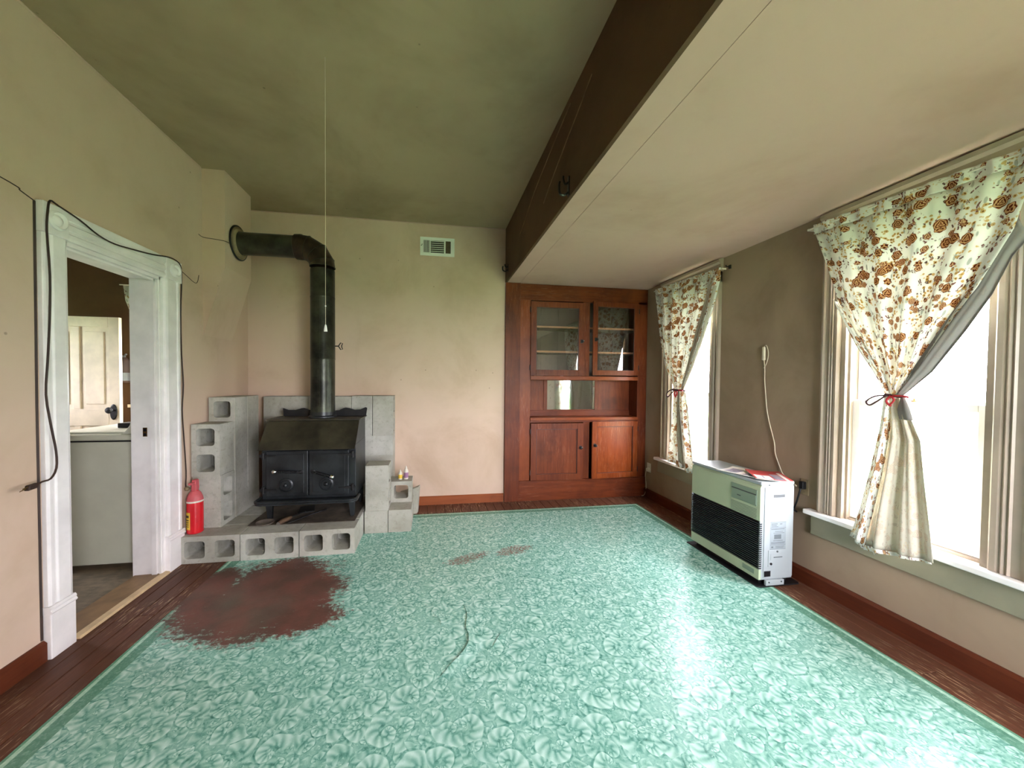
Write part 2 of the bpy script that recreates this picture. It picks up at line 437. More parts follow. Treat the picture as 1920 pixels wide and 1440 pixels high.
class MB:
    def __init__(s): s.v, s.f, s.uv = [], [], {}
    def add(s, vs, fs):
        n = len(s.v); s.v += [Vector(q) for q in vs]; s.f += [[i + n for i in q] for q in fs]; return s
    def box(s, x0, x1, y0, y1, z0, z1):
        return s.add([(x0, y0, z0), (x1, y0, z0), (x1, y1, z0), (x0, y1, z0), (x0, y0, z1), (x1, y0, z1), (x1, y1, z1), (x0, y1, z1)],
                     [(3, 2, 1, 0), (4, 5, 6, 7), (0, 1, 5, 4), (1, 2, 6, 5), (2, 3, 7, 6), (3, 0, 4, 7)])
    def prism(s, poly, axis, a, b):
        """poly in the two other axes (cyclic order), extruded along axis from a to b"""
        put = {'x': lambda p, t: (t, p[0], p[1]), 'y': lambda p, t: (p[0], t, p[1]), 'z': lambda p, t: (p[0], p[1], t)}[axis]
        n = len(poly)
        return s.add([put(p, a) for p in poly] + [put(p, b) for p in poly],
                     [list(range(n))[::-1], list(range(n, 2 * n))] + [(i, (i + 1) % n, (i + 1) % n + n, i + n) for i in range(n)])
    def lathe(s, prof, c, axis='z', n=20, cap=True):
        vs = []; c = Vector(c)
        for r, h in prof:
            for k in range(n):
                a = 2 * math.pi * k / n; ca, sa = r * math.cos(a), r * math.sin(a)
                vs.append(c + Vector({'z': (ca, sa, h), 'x': (h, ca, sa), 'y': (sa, h, ca)}[axis]))
        fs = [(i * n + k, i * n + (k + 1) % n, (i + 1) * n + (k + 1) % n, (i + 1) * n + k) for i in range(len(prof) - 1) for k in range(n)]
        if cap: fs += [list(range(n))[::-1], list(range((len(prof) - 1) * n, len(prof) * n))]
        return s.add(vs, fs)
    def tube(s, pts, r, n=8, cap=True):
        pts = [Vector(q) for q in pts]; rs = r if isinstance(r, (list, tuple)) else [r] * len(pts)
        vs = []; up = None
        for i, q in enumerate(pts):
            d = (pts[min(i + 1, len(pts) - 1)] - pts[max(i - 1, 0)]).normalized()
            if up is None:
                up = Vector((0, 0, 1)) if abs(d.z) < .9 else Vector((1, 0, 0))
            a = (up - d * up.dot(d)).normalized(); b = d.cross(a); up = a
            vs += [q + (a * math.cos(2 * math.pi * k / n) + b * math.sin(2 * math.pi * k / n)) * rs[i] for k in range(n)]
        fs = [(i * n + k, i * n + (k + 1) % n, (i + 1) * n + (k + 1) % n, (i + 1) * n + k) for i in range(len(pts) - 1) for k in range(n)]
        if cap: fs += [list(range(n))[::-1], list(range((len(pts) - 1) * n, len(pts) * n))]
        return s.add(vs, fs)
    def sphere(s, c, r, n=12, m=8, sc=(1, 1, 1)):
        c = Vector(c)
        prof = [(r * math.sin(math.pi * i / m), -r * math.cos(math.pi * i / m)) for i in range(m + 1)]
        prof[0] = (r * .02, -r); prof[-1] = (r * .02, r)
        k = len(s.v); s.lathe(prof, (0, 0, 0), 'z', n)
        for i in range(k, len(s.v)):
            q = s.v[i]; s.v[i] = c + Vector((q.x * sc[0], q.y * sc[1], q.z * sc[2]))
        return s
    def xf(s, mat, k=0):
        s.v[k:] = [mat @ q for q in s.v[k:]]; return s
    def rotz(s, c, ang): 
        c = Vector(c); return s.xf(Matrix.Translation(c) @ Matrix.Rotation(ang, 4, 'Z') @ Matrix.Translation(-c))
    def build(s, name, mat, parent=None, bevel=0, smooth=False, uv=None, solid=0):
        if parent: o_ = wloc(parent)
        else:
            xs = [q.x for q in s.v]; ys = [q.y for q in s.v]; zs = [q.z for q in s.v]
            o_ = Vector(((min(xs) + max(xs)) / 2, (min(ys) + max(ys)) / 2, min(zs)))
        me = bpy.data.meshes.new(name)
        me.from_pydata([q - o_ for q in s.v], [], s.f)
        bm = bmesh.new(); bm.from_mesh(me)
        if not uv: bmesh.ops.recalc_face_normals(bm, faces=bm.faces)
        bm.to_mesh(me); bm.free()
        if uv:
            ul = me.uv_layers.new(name='uv')
            for lp in me.loops: ul.data[lp.index].uv = uv[lp.vertex_index]
        me.materials.append(MT[mat])
        if smooth:
            for pl in me.polygons: pl.use_smooth = True
        o = bpy.data.objects.new(name, me); COL.objects.link(o)
        if parent: o.parent = parent
        else: o.location = o_
        if smooth and smooth != 'all':
            md = o.modifiers.new('edge_split', 'EDGE_SPLIT'); md.split_angle = math.radians(38)
        if bevel:
            md = o.modifiers.new('bevel', 'BEVEL'); md.width = bevel; md.segments = 2; md.limit_method = 'ANGLE'; md.angle_limit = .7
        if solid:
            md = o.modifiers.new('thickness', 'SOLIDIFY'); md.thickness = solid
        return o

def thing(name, loc, label=None, cat=None, group=None, kind=None):
    o = bpy.data.objects.new(name, None); COL.objects.link(o); o.location = loc; o.empty_display_size = .1
    return tag(o, label, cat, group, kind)
def tag(o, label=None, cat=None, group=None, kind=None):
    if label: o['label'] = label
    if cat: o['category'] = cat
    if group: o['group'] = group
    if kind: o['kind'] = kind
    return o
def bx(name, mat, parent, x0, x1, y0, y1, z0, z1, bevel=0.0):
    return MB().box(x0, x1, y0, y1, z0, z1).build(name, mat, parent, bevel)
def struct(o, label=None, cat=None): return tag(o, label, cat, kind='structure')
def dup(root, parent=None):
    c = root.copy(); COL.objects.link(c)
    if parent: c.parent = parent
    for ch in list(root.children): dup(ch, c)
    return c
def holed(mb, axis, t0, t1, u0, u1, z0, z1, holes):
    """wall slab: axis 'x' -> thickness along x, u = y; holes (u0,u1,z0,z1)"""
    us = sorted({u0, u1} | {h[0] for h in holes} | {h[1] for h in holes}); zs = sorted({z0, z1} | {h[2] for h in holes} | {h[3] for h in holes})
    for i in range(len(us) - 1):
        for j in range(len(zs) - 1):
            cu, cz = (us[i] + us[i + 1]) / 2, (zs[j] + zs[j + 1]) / 2
            if any(h[0] < cu < h[1] and h[2] < cz < h[3] for h in holes): continue
            if axis == 'x': mb.box(t0, t1, us[i], us[i + 1], zs[j], zs[j + 1])
            else: mb.box(us[i], us[i + 1], t0, t1, zs[j], zs[j + 1])
    return mb
def arc(pts, n=4):
    """Catmull-Rom through pts"""
    pts = [Vector(q) for q in pts]; out = []
    for i in range(len(pts) - 1):
        a, b, c, d = pts[max(i - 1, 0)], pts[i], pts[i + 1], pts[min(i + 2, len(pts) - 1)]
        for k in range(n):
            t = k / n
            out.append(.5 * ((2 * b) + (c - a) * t + (2 * a - 5 * b + 4 * c - d) * t * t + (3 * b - a - 3 * c + d) * t ** 3))
    return out + [pts[-1]]

# ================================================================== THE SETTING
fl = struct(MB().box(L - .02, R + .02, YR, D + .02, -.12, -.02).build('floor', 'dark'))
# floorboards run towards the china cabinet
pw = .0875
nb = int(math.ceil((R - L) / pw))
def plank_mesh(name, ln):
    me = bpy.data.meshes.new(name)
    b = .0025; w = pw / 2 - .0012
    vs = []
    for z, k in ((-.018, 0), (-.002, 0), (0, b)):
        vs += [(-w + k, -ln / 2 + .001 + k, z), (w - k, -ln / 2 + .001 + k, z), (w - k, ln / 2 - .001 - k, z), (-w + k, ln / 2 - .001 - k, z)]
    fs = [(3, 2, 1, 0), (8, 9, 10, 11)] + [(i + 4 * j, (i + 1) % 4 + 4 * j, (i + 1) % 4 + 4 * j + 4, i + 4 * j + 4) for j in range(2) for i in range(4)]
    me.from_pydata(vs, [], fs); me.materials.append(MT['plank']); return me
ylen = D - YR
cuts = [.30, .52, .70, .41, .60]
pm = {}
for i in range(nb):
    x = L + pw * (i + .5)
    if x + pw / 2 > R + .05: continue
    c = cuts[i % 5] * ylen
    for a, b in ((YR, YR + c), (YR + c, D)):
        k = round(b - a, 3)
        if k not in pm: pm[k] = plank_mesh('floorboard', b - a)
        o = bpy.data.objects.new('plank', pm[k]); COL.objects.link(o); o.parent = fl
        o.location = Vector((x, (a + b) / 2, 0)) - fl.location

wl = struct(holed(MB(), 'x', L - WT, L, YR - .1, D + .1, -.12, H1 + .1, [(DOOR[0], DOOR[1], -.12, DOOR[2])]).build('wall_left', 'wall'))
MB().tube(arc([(L + .001, 1.2, 2.23), (L + .001, 1.5, 2.2), (L + .001, 1.86, 2.165), (L + .001, 1.9, 2.15), (L + .001, 1.965, 2.13)]), .0028, 5).build('plaster_crack', 'cord_brown', wl)
MB().tube([(L + .0005, 1.952, .1), (L + .0005, 1.95, 1.2), (L + .0005, 1.955, 2.13)], .006, 5).build('casing_dark_line', 'cord_brown', wl)  # thin dark line along the outer edge of the casing
wb = struct(MB().box(L - .1, BX, D, D + WT, -.12, H1 + .1).box(BX, R + WT, D + .46, D + .6, -.12, H1 + .1).build('wall_back', 'wall'))
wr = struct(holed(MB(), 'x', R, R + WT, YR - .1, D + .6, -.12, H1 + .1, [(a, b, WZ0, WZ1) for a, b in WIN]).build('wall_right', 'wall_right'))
wq = struct(holed(MB(), 'y', YR - WT, YR, L - WT, R + WT, -.12, H1 + .1, [RW]).build('wall_rear', 'wall'))
struct(MB().box(L - WT, BX, YR - WT, D + WT, H1, H1 + .12).build('ceiling', 'ceil'))
low = struct(MB().box(BX + .02, R + WT, YR - WT, D + .6, H2, H2 + .08).build('ceiling', 'soffit'))
hd = struct(MB().box(BX, BX + .02, YR - WT, D, H2, H1 + .02).build('wall_header', 'header'))
# taped seam and drips on the plaster of the low ceiling / header
MB().prism([(.925, YR), (.935, YR), (.945, D - .02), (.937, D - .02)], 'z', H2 - .002, H2 + .002).build('ceiling_seam', 'soffit', low)
MT['glue'] = simple('dried_glue', col(124, 100, 76), .6, 0, .2)
for pts in ([(2.0, 2.93), (2.2, 2.90), (2.45, 2.86), (2.75, 2.80), (3.0, 2.72), (3.2, 2.66)], [(1.72, 2.86), (1.9, 2.80), (2.1, 2.74), (2.35, 2.66), (2.5, 2.6)]):
    MB().tube(arc([(BX + .001, y, z) for y, z in pts]), .0055, 5).build('glue_streak', 'glue', hd)
# pale beads along the ceiling edges
struct(MB().tube([(L + .004, YR, H1 - .004), (L + .004, 3.15, H1 - .004)], .005, 6).build('trim_1', 'wall'))
struct(MB().tube([(L + .01, D - .004, H1 - .004), (BX - .004, D - .004, H1 - .004)], .005, 6).build('trim_2', 'soffit'))
# baseboards
struct(MB().prism([(D, 0), (D - .018, 0), (D - .018, .082), (D - .008, .09), (D, .09)], 'x', -.14, BX - .002).build('baseboard_back', 'base'))
struct(MB().prism([(L, 0), (L + .02, 0), (L + .02, .085), (L + .008, .095), (L, .095)], 'y', YR, 1.955).build('baseboard_left', 'basey'))
struct(MB().prism([(R, 0), (R - .022, 0), (R - .022, .085), (R - .01, .1), (R, .1)], 'y', YR, D - .03).build('baseboard_right', 'basey'))

# chimney breast: protrudes above, is drawn back towards the wall below
CXF, CY0, CY1 = -1.635, 3.17, 3.585
struct(MB().prism([(L - .05, H1), (CXF, H1), (CXF, 2.222), (L - .001, 1.668), (L - .05, 1.5)], 'y', CY0, CY1).build('wall_chimney', 'wall'))

# ------------------------------------------------------------------ windows
def casing_profile(w):
    """fluted casing, u across, v = projection"""
    return [(0, 0), (0, .026), (.012, .03), (.02, .022), (.03, .019), (w * .45, .019), (w * .5, .026), (w * .56, .019), (w * .64, .026), (w * .7, .019), (w * .78, .024), (w - .01, .024), (w, .012), (w, 0)]
def vcasing(name, mat, parent, y_in, y_out, z0, z1, x_face, into):
    """vertical casing on a wall normal to x; into=-1 projects towards -x"""
    w = abs(y_out - y_in); s_ = 1 if y_in > y_out else -1
    poly = [(x_face + into * v, y_out + s_ * u) for u, v in casing_profile(w)]
    return MB().prism(poly, 'z', z0, z1).build(name, mat, parent)
def window_right(n, y0, y1, cw_far, cw_near, top, stool_far, stool_near):
    w = struct(thing('window_%d' % n, (R, (y0 + y1) / 2, WZ0)))
    ap = .5
    vcasing('side_casing', 'casing', w, y1 + .004, y1 + cw_far, WZ0 + .01, H2 - .11, R, -1)
    vcasing('side_casing', 'casing', w, y0 - .004, y0 - cw_near, WZ0 + .01, H2 - .11, R, -1)
    hc = MB().prism([(R, H2 - .11), (R - .03, H2 - .11), (R - .03, H2 - .05), (R - .045, H2 - .035), (R - .045, H2 - .012), (R - .02, H2 - .001), (R, H2 - .001)], 'y', y0 - cw_near - .012, y1 + cw_far + .012)
    hc.build('head_casing', 'casing', w)
    MB().box(R - .001, R - .019, y0 - cw_near, y1 + cw_far, WZ1 + .002, H2 - .11).build('head_board', 'casing', w)
    MB().box(R - .055, R + .06, y0 - stool_near, y1 + stool_far, WZ0 - .022, WZ0 + .008).build('stool', 'white', w, .006)
    MB().box(R - .02, R - .0005, y0 - stool_near + .02, y1 + stool_far - .025, WZ0 - .15, WZ0 - .022).build('apron', 'apron', w, .003)
    # jambs and stops in the thickness of the wall
    for a, b in ((y0 - .001, y0 + .022), (y1 - .022, y1 + .001)): bx('jamb', 'casing', w, R - .004, R + WT, a, b, WZ0, WZ1)
    bx('jamb', 'casing', w, R - .004, R + WT, y0, y1, WZ1 - .02, WZ1)
    bx('outer_sill', 'casing', w, R + .03, R + WT + .05, y0 + .02, y1 - .02, WZ0 - .01, WZ0 + .02)
    for a, b in ((y0 + .022, y0 + .034), (y1 - .034, y1 - .022)): bx('stop', 'casing', w, R + .02, R + .045, a, b, WZ0 + .008, WZ1 - .02)
    zm = 1.215
    def sash(name, xa, xb, z0, z1, st, tr, br):
        m = MB(); a, b = y0 + .024, y1 - .024
        m.box(xa, xb, a, a + st, z0, z1); m.box(xa, xb, b - st, b, z0, z1)
        m.box(xa, xb, a + st, b - st, z0, z0 + br); m.box(xa, xb, a + st, b - st, z1 - tr, z1)
        o = m.build(name, 'white', w, .003)
        MB().box((xa + xb) / 2 - .0015, (xa + xb) / 2 + .0015, a + st - .004, b - st + .004, z0 + br - .004, z1 - tr + .004).build('pane', 'glass', o)
        return o
    sash('lower_sash', R + .047, R + .082, WZ0 + .022, zm + .02, .045, .036, .06)
    sash('upper_sash', R + .09, R + .122, zm - .018, WZ1 - .02, .042, .045, .036)
    MB().lathe([(.011, 0), (.011, .008), (.004, .01), (.004, .018)], (R + .06, (y0 + y1) / 2, zm + .021), 'z', 10).build('sash_lock', 'brass', w)
    return w
window_right(1, WIN[0][0], WIN[0][1], .10, .13, 0, .165, .2)
window_right(2, WIN[1][0], WIN[1][1], .13, .10, 0, .20, .15)
def plain_window(n, axis, face, t, u0, u1, z0, z1):
    w = struct(thing('window_%d' % n, (((u0 + u1) / 2, face, z0) if axis == 'y' else (face, (u0 + u1) / 2, z0))))
    s_ = 1 if t > 0 else -1
    def fin(q):
        if axis == 'x': q.v = [Vector((p.y, p.x, p.z)) for p in q.v]
        return q
    m = MB()
    for a, b, c, d in ((u0, u0 + .04, z0, z1), (u1 - .04, u1, z0, z1), (u0 + .04, u1 - .04, z0, z0 + .05), (u0 + .04, u1 - .04, z1 - .04, z1), (u0 + .04, u1 - .04, (z0 + z1) / 2 - .02, (z0 + z1) / 2 + .02)):
        m.box(a, b, face + t * .4, face + t * .4 + s_ * .04, c, d)
    fin(m).build('sash', 'white', w)
    fin(MB().box(u0 + .03, u1 - .03, face + t * .4 + s_ * .018, face + t * .4 + s_ * .021, z0 + .04, z1 - .03)).build('pane', 'glass', w)
    k = -s_ * .02
    m = MB()
    for a, b, c, d in ((u0 - .1, u0, z0 - .02, z1 + .1), (u1, u1 + .1, z0 - .02, z1 + .1), (u0, u1, z1, z1 + .1)): m.box(a, b, min(face, face + k), max(face, face + k), c, d)
    fin(m).build('casing', 'cream', w)
    fin(MB().box(u0 - .14, u1 + .12, min(face, face - s_ * .06), max(face, face - s_ * .06), z0 - .03, z0)).build('stool', 'cream', w)
    return w

plain_window(3, 'y', YR, -WT, *RW)  # added behind the camera, out of view, as fill for the room

# ------------------------------------------------------------------ doorway trim
dt = struct(thing('trim_3', (L, (DOOR[0] + DOOR[1]) / 2, 0)))
XF = L + .026
def door_casing(y0, y1, flip):
    w = y1 - y0
    prof = [(0, 0), (0, .02), (w * .1, .026), (w * .22, .026), (w * .26, .02), (w * .34, .02), (w * .4, .026), (w * .9, .026), (w, .02), (w, 0)]
    poly = [(L + v, (y1 - u) if flip else (y0 + u)) for u, v in prof]
    MB().prism(poly, 'z', .25, 2.0).build('side_casing', 'white', dt, .002)
    MB().box(L, L + .034, y0 - .004, y1 + .004, 0, .215).build('plinth_block', 'white', dt, .004)
    MB().prism([(L, .215), (L + .036, .215), (L + .04, .222), (L + .034, .232), (L + .036, .24), (L + .03, .25), (L, .25)], 'y', y0 - .006, y1 + .006).build('plinth_moulding', 'white', dt)
    MB().box(L, L + .032, y0 - .003, y1 + .003, 2.0, 2.0 + .142).build('corner_block', 'white', dt, .003)
    MB().lathe([(.045, 0), (.045, .008), (.037, .016), (.03, .003), (.024, .003), (.014, .016), (.001, .02)], (L + .032, (y0 + y1) / 2, 2.072), 'x', 20).build('rosette', 'white', dt, 0, True)
CY_A, CY_B = (1.962, 2.075), (2.735, 2.877)
door_casing(*CY_A, False); door_casing(*CY_B, True)
hp = [(0, 0), (0, .02), (.014, .026), (.03, .026), (.036, .02), (.046, .02), (.052, .026), (.078, .026), (.084, .02), (.094, .02), (.1, .026), (.128, .03), (.138, .03), (.138, 0)]
MB().prism([(L + v, 2.002 + u) for u, v in hp], 'y', CY_A[1] + .003, CY_B[0] - .003).build('head_casing', 'white', dt)
for a, b in ((DOOR[0] - .01, DOOR[0] + .012), (DOOR[1] - .012, DOOR[1] + .02)): bx('jamb', 'white', dt, L - WT - .01, L + .004, a, b, 0, DOOR[2])
bx('jamb', 'white', dt, L - WT - .01, L + .004, DOOR[0], DOOR[1], DOOR[2] - .018, DOOR[2] + .004)
bx('door_stop', 'white', dt, L - .05, L - .02, DOOR[1] - .026, DOOR[1] - .012, 0, DOOR[2] - .018)
bx('door_stop', 'white', dt, L - .012, L - .0, DOOR[1] - .02, DOOR[1] - .012, 0, DOOR[2] - .018)
bx('door_stop', 'white', dt, L - .05, L - .02, DOOR[0], DOOR[1], DOOR[2] - .03, DOOR[2] - .018)
sp = MB().box(L - .1, L - .075, DOOR[1] - .0135, DOOR[1] - .011, .94, 1.0).build('strike_plate', 'brass', dt)
MB().box(L - .096, L - .08, DOOR[1] - .014, DOOR[1] - .0128, .975, .993).box(L - .096, L - .08, DOOR[1] - .014, DOOR[1] - .0128, .945, .962).build('strike_hole', 'black_plastic', sp)
th = struct(MB().prism([(L - WT, 0), (L - WT, .012), (L - .003, .016), (L - .003, 0)], 'y', DOOR[0], DOOR[1]).build('trim_4', 'threshold'))
MB().prism([(L - .003, 0), (L - .003, .016), (L + .03, .013), (L + .034, 0)], 'y', DOOR[0] + .012, CY_B[0] + .03).build('threshold_strip', 'threshold_light', th)

# ------------------------------------------------------------------ room beyond the doorway
struct(MB().box(KX0, L - WT, KY0, KY1, -.12, 0).build('floor', 'vinyl'))
struct(holed(MB(), 'y', KY1, KY1 + WT, KX0 - .2, L - WT, -.12, KH, [KW_FAR]).build('wall_far', 'kwall'))
struct(holed(MB(), 'x', KX0 - WT, KX0, KY0, KY1, -.12, KH, [KW_SIDE]).build('wall_side', 'kwall'))
struct(holed(MB(), 'y', KY0 - WT, KY0, KX0 - .2, L - WT, -.12, KH, []).build('wall_near', 'kwall'))
struct(MB().box(KX0 - .2, L - WT, KY0 - WT, KY1 + WT, KH, KH + .1).build('ceiling', 'kwall'))
plain_window(4, 'y', KY1, WT, *KW_FAR)
plain_window(5, 'x', KX0, -WT, *KW_SIDE)  # added out of view so that daylight falls on the panel door
struct(MB().box(-60, 60, -60, 60, -.62, -.6).build('ground', 'lawn'))

# ================================================================== THINGS
# ------------------------------------------------------------------ rug
rg = tag(MB().box(RX0, RX1, RY0, RY1, .0002, .0024).build('rug', 'rug'),
         'green printed linoleum rug with scrolling plumes, worn brown by the stove', 'rug')
def tear(pts, lift, width):
    pts = arc(pts, 5); m = MB(); n = len(pts); vs = []
    for i, q in enumerate(pts):
        k = math.sin(math.pi * i / (n - 1)) ** .6 * lift + .0006
        j = random.uniform(-.003, .003)
        q = Vector((q[0] + j, q[1], 0))
        vs += [(q.x, q.y, .0024), (q.x + .001, q.y, .0024 + k), (q.x + width * .3, q.y, .0024 + k * .75), (q.x + width, q.y, .00245)]
    fs = [(i * 4 + k, (i + 1) * 4 + k, (i + 1) * 4 + k + 1, i * 4 + k + 1) for i in range(n - 1) for k in range(3)]
    m.add(vs, fs).build('torn_edge', 'rug', rg)
tear([(.188, 2.09, 0), (.2, 2.0, 0), (.185, 1.9, 0), (.19, 1.8, 0), (.15, 1.72, 0), (.09, 1.65, 0), (.03, 1.58, 0)], .008, .09)
tear([(-.04, 2.13, 0), (0, 2.06, 0), (.045, 1.98, 0), (.05, 1.93, 0)], .005, .06)
tear([(.36, 1.83, 0), (.33, 1.78, 0), (.3, 1.73, 0)], .004, .05)

# ------------------------------------------------------------------ concrete blocks
BL, BH = .393, .193
def block_mesh():
    """cores run along local y; origin at the middle of the base"""
    d = BH / 2; m = MB()
    def half(cx):
        hw, hh, r = .066, .062, .022
        ring = []
        for sx, sy, a0 in ((1, 1, 0), (-1, 1, 90), (-1, -1, 180), (1, -1, 270)):
            for k in range(4):
                a = math.radians(a0 + 30 * k)
                ring.append((cx + sx * (hw - r) + r * math.cos(a), sy * (hh - r) + r * math.sin(a)))
        w = BL / 4
        outer = []
        # rect perimeter points paired with ring points (corner in the middle of each group)
        for q in range(4):
            sx, sy = ((1, 1), (-1, 1), (-1, -1), (1, -1))[q]
            cnr = (cx + sx * w, sy * BH / 2)
            grp = ring[q * 4:q * 4 + 4]
            for k, g in enumerate(grp):
                first_vertical = (q % 2 == 0)
                if k in (1, 2): outer.append(cnr)
                elif (k == 0) == first_vertical: outer.append((cx + sx * w, g[1]))
                else: outer.append((g[0], sy * BH / 2))
        n = 16
        for y, s_ in ((-d, 1), (d, -1)):
            vs = [(a, y, b + BH / 2) for a, b in ring] + [(a, y, b + BH / 2) for a, b in outer]
            fs = [(k, (k + 1) % n, (k + 1) % n + n, k + n) for k in range(n)]
            m.add(vs, fs)
        sm = [(cx + (a - cx) * .93, b * .93) for a, b in ring]
        vs = [(a, -d, b + BH / 2) for a, b in ring] + [(a, d * .2, b + BH / 2) for a, b in sm] + [(a, d, b + BH / 2) for a, b in ring]
        m.add(vs, [(j * n + k, j * n + (k + 1) % n, (j + 1) * n + (k + 1) % n, (j + 1) * n + k) for j in range(2) for k in range(n)])
    half(-BL / 4); half(BL / 4)
    x, h = BL / 2, BH
    m.add([(-x, -d, 0), (x, -d, 0), (x, d, 0), (-x, d, 0), (-x, -d, h), (x, -d, h), (x, d, h), (-x, d, h)], [(3, 2, 1, 0), (4, 5, 6, 7), (1, 2, 6, 5), (3, 0, 4, 7)])
    me = bpy.data.meshes.new('concrete_block')
    me.from_pydata(m.v, [], m.f)
    bm = bmesh.new(); bm.from_mesh(me)
    bmesh.ops.remove_doubles(bm, verts=bm.verts, dist=.0004)
    bmesh.ops.dissolve_degenerate(bm, edges=bm.edges, dist=.0004)
    bmesh.ops.recalc_face_normals(bm, faces=bm.faces)
    bm.to_mesh(me); bm.free()
    me.materials.append(MT['concrete'])
    return me
BM = block_mesh()
def block(x, y, z, mode, label, group=None, jit=0.0):
    """x,y,z: centre of the base. lie: cores to the room; end: turned a quarter; up: on end, cores to the room; upx: on end, cores to the side; flat: cores up"""
    o = bpy.data.objects.new('concrete_block', BM); COL.objects.link(o)
    j = random.uniform(-jit, jit)
    if mode == 'lie': M4 = Matrix.Rotation(j, 4, 'Z')
    elif mode == 'end': M4 = Matrix.Rotation(math.pi / 2 + j, 4, 'Z')
    elif mode == 'up': M4 = Matrix.Rotation(j, 4, 'Z') @ Matrix.Translation((0, 0, BL / 2)) @ Matrix.Rotation(math.pi / 2, 4, 'Y') @ Matrix.Translation((0, 0, -BH / 2))
    elif mode == 'upx': M4 = Matrix.Rotation(math.pi / 2 + j, 4, 'Z') @ Matrix.Translation((0, 0, BL / 2)) @ Matrix.Rotation(math.pi / 2, 4, 'Y') @ Matrix.Translation((0, 0, -BH / 2))
    elif mode == 'flat': M4 = Matrix.Rotation(j, 4, 'Z') @ Matrix.Translation((0, 0, BH / 2)) @ Matrix.Rotation(math.pi / 2, 4, 'X') @ Matrix.Translation((0, 0, -BH / 2))
    elif mode == 'flaty': M4 = Matrix.Rotation(math.pi / 2 + j, 4, 'Z') @ Matrix.Translation((0, 0, BH / 2)) @ Matrix.Rotation(math.pi / 2, 4, 'X') @ Matrix.Translation((0, 0, -BH / 2))
    o.matrix_world = Matrix.Translation((x, y, z)) @ M4
    return tag(o, label, 'concrete block', group or 'concrete blocks around the stove')
zb = .0028
# hearth platform: front row with its cores facing the room
HX = [-1.58, -1.18, -.78]
block(HX[0], 2.935, zb, 'lie', 'hearth front concrete block with two open cores beside the door casing, carrying the extinguisher')
block(HX[1], 2.932, zb, 'lie', 'middle concrete block of the hearth front row, two open cores, chipped core rim')
block(HX[2], 2.938, zb, 'lie', 'last concrete block of the hearth front row, lit end face towards the window')
for r_ in range(3):
    for x in HX:
        block(x, 3.14 + .2 * r_, zb, 'lie', 'hearth platform concrete block %s, %s' % (('just behind the front row', 'under the middle of the stove', 'against the heat shield wall')[r_], {-1.58: 'beside the tall block stack', -1.18: 'by the ash dish', -.78: 'beside the clean upright block'}[x]), 'hearth platform blocks under the stove')
z1 = zb + BH + .001
# left stack
LX = L + .016 + BH / 2
block(LX, 3.093, z1, 'upx', 'upright concrete block on the hearth behind the red extinguisher, cores turned to the stove')
block(LX - .004, 3.09, z1 + BL + .001, 'up', 'upright concrete block with two stacked cores facing the room, second tier of the stack')
LX = L + .019 + BH / 2
block(LX, 3.40, z1, 'flaty', 'concrete block lying in shadow at the foot of the stack left of the stove')
for k in range(2):
    y = 3.295 + .205 * k
    block(LX, y, z1 + BH + .001, 'up', ('upright concrete block in shadow behind the two-core block of the stack', 'upright concrete block in shadow halfway up the stack, in the room corner')[k], 'left stack blocks in shadow')
block(LX, 3.295, z1 + BH + BL + .002, 'up', 'topmost upright concrete block with one core showing above the stack by the chimney')
block(LX, 3.50, z1 + BH + BL + .002, 'up', 'topmost upright concrete block in the corner, pale side towards the stovepipe')
# heat shield row against the back wall
YB = D - .003 - BH / 2
ORD = ['bottom', 'second', 'third', 'fourth', 'fifth', 'top']
for c in range(6):
    for x in (-1.378, -.98):
        block(x, YB, zb * 0 + .0005 + c * (BH + .001), 'flat',
              'heat shield concrete block in the %s course, %s' % (ORD[c], 'next to the corner block stack' if x < -1.2 else 'directly behind the stovepipe'), 'heat shield blocks behind the stove')
for c in range(4):
    block(-.583, YB, .0005 + c * (BH + .001), 'flat', 'concrete block lying flat in the %s course of the heat shield pillar beside the bottles' % ORD[c], 'heat shield pillar blocks lying flat')
zt = .0005 + 4 * (BH + .001)
block(-.683, YB, zt, 'upx', 'upright concrete block on the heat shield pillar, beside the stovepipe')
block(-.484, YB, zt, 'upx', 'upright concrete block at the free end of the heat shield, slotted side towards the window')
# stepped tiers to the right of the stove
block(-.476, 3.388, zb, 'end', 'concrete block on the rug carrying the upright block right of the stove')
block(-.277, 3.388, zb, 'end', 'outermost concrete block on the rug right of the stove, below the bottles')
block(-.470, 3.29, z1, 'upx', 'clean upright concrete block right of the stove, slotted side towards the window')
block(-.383, 3.49, z1, 'lie', 'concrete block with one open core showing, two small bottles on top')
fm = MB()
poly = [(-.30, 3.592), (-.15, 3.60), (-.135, 3.65), (-.17, 3.664), (-.31, 3.664)]
tops = [.21, .275, .285, .25, .22]
fm.add([(x, y, .003) for x, y in poly] + [(x + (.03 if i in (1, 2) else 0) * (t - .2) * 8, y, t) for i, ((x, y), t) in enumerate(zip(poly, tops))],
       [(4, 3, 2, 1, 0), (5, 6, 7, 8, 9)] + [(i, (i + 1) % 5, (i + 1) % 5 + 5, i + 5) for i in range(5)])
tag(fm.build('block_fragment', 'concrete', None, .006), 'broken concrete block fragment with a jagged tip behind the bottles', 'concrete fragment')

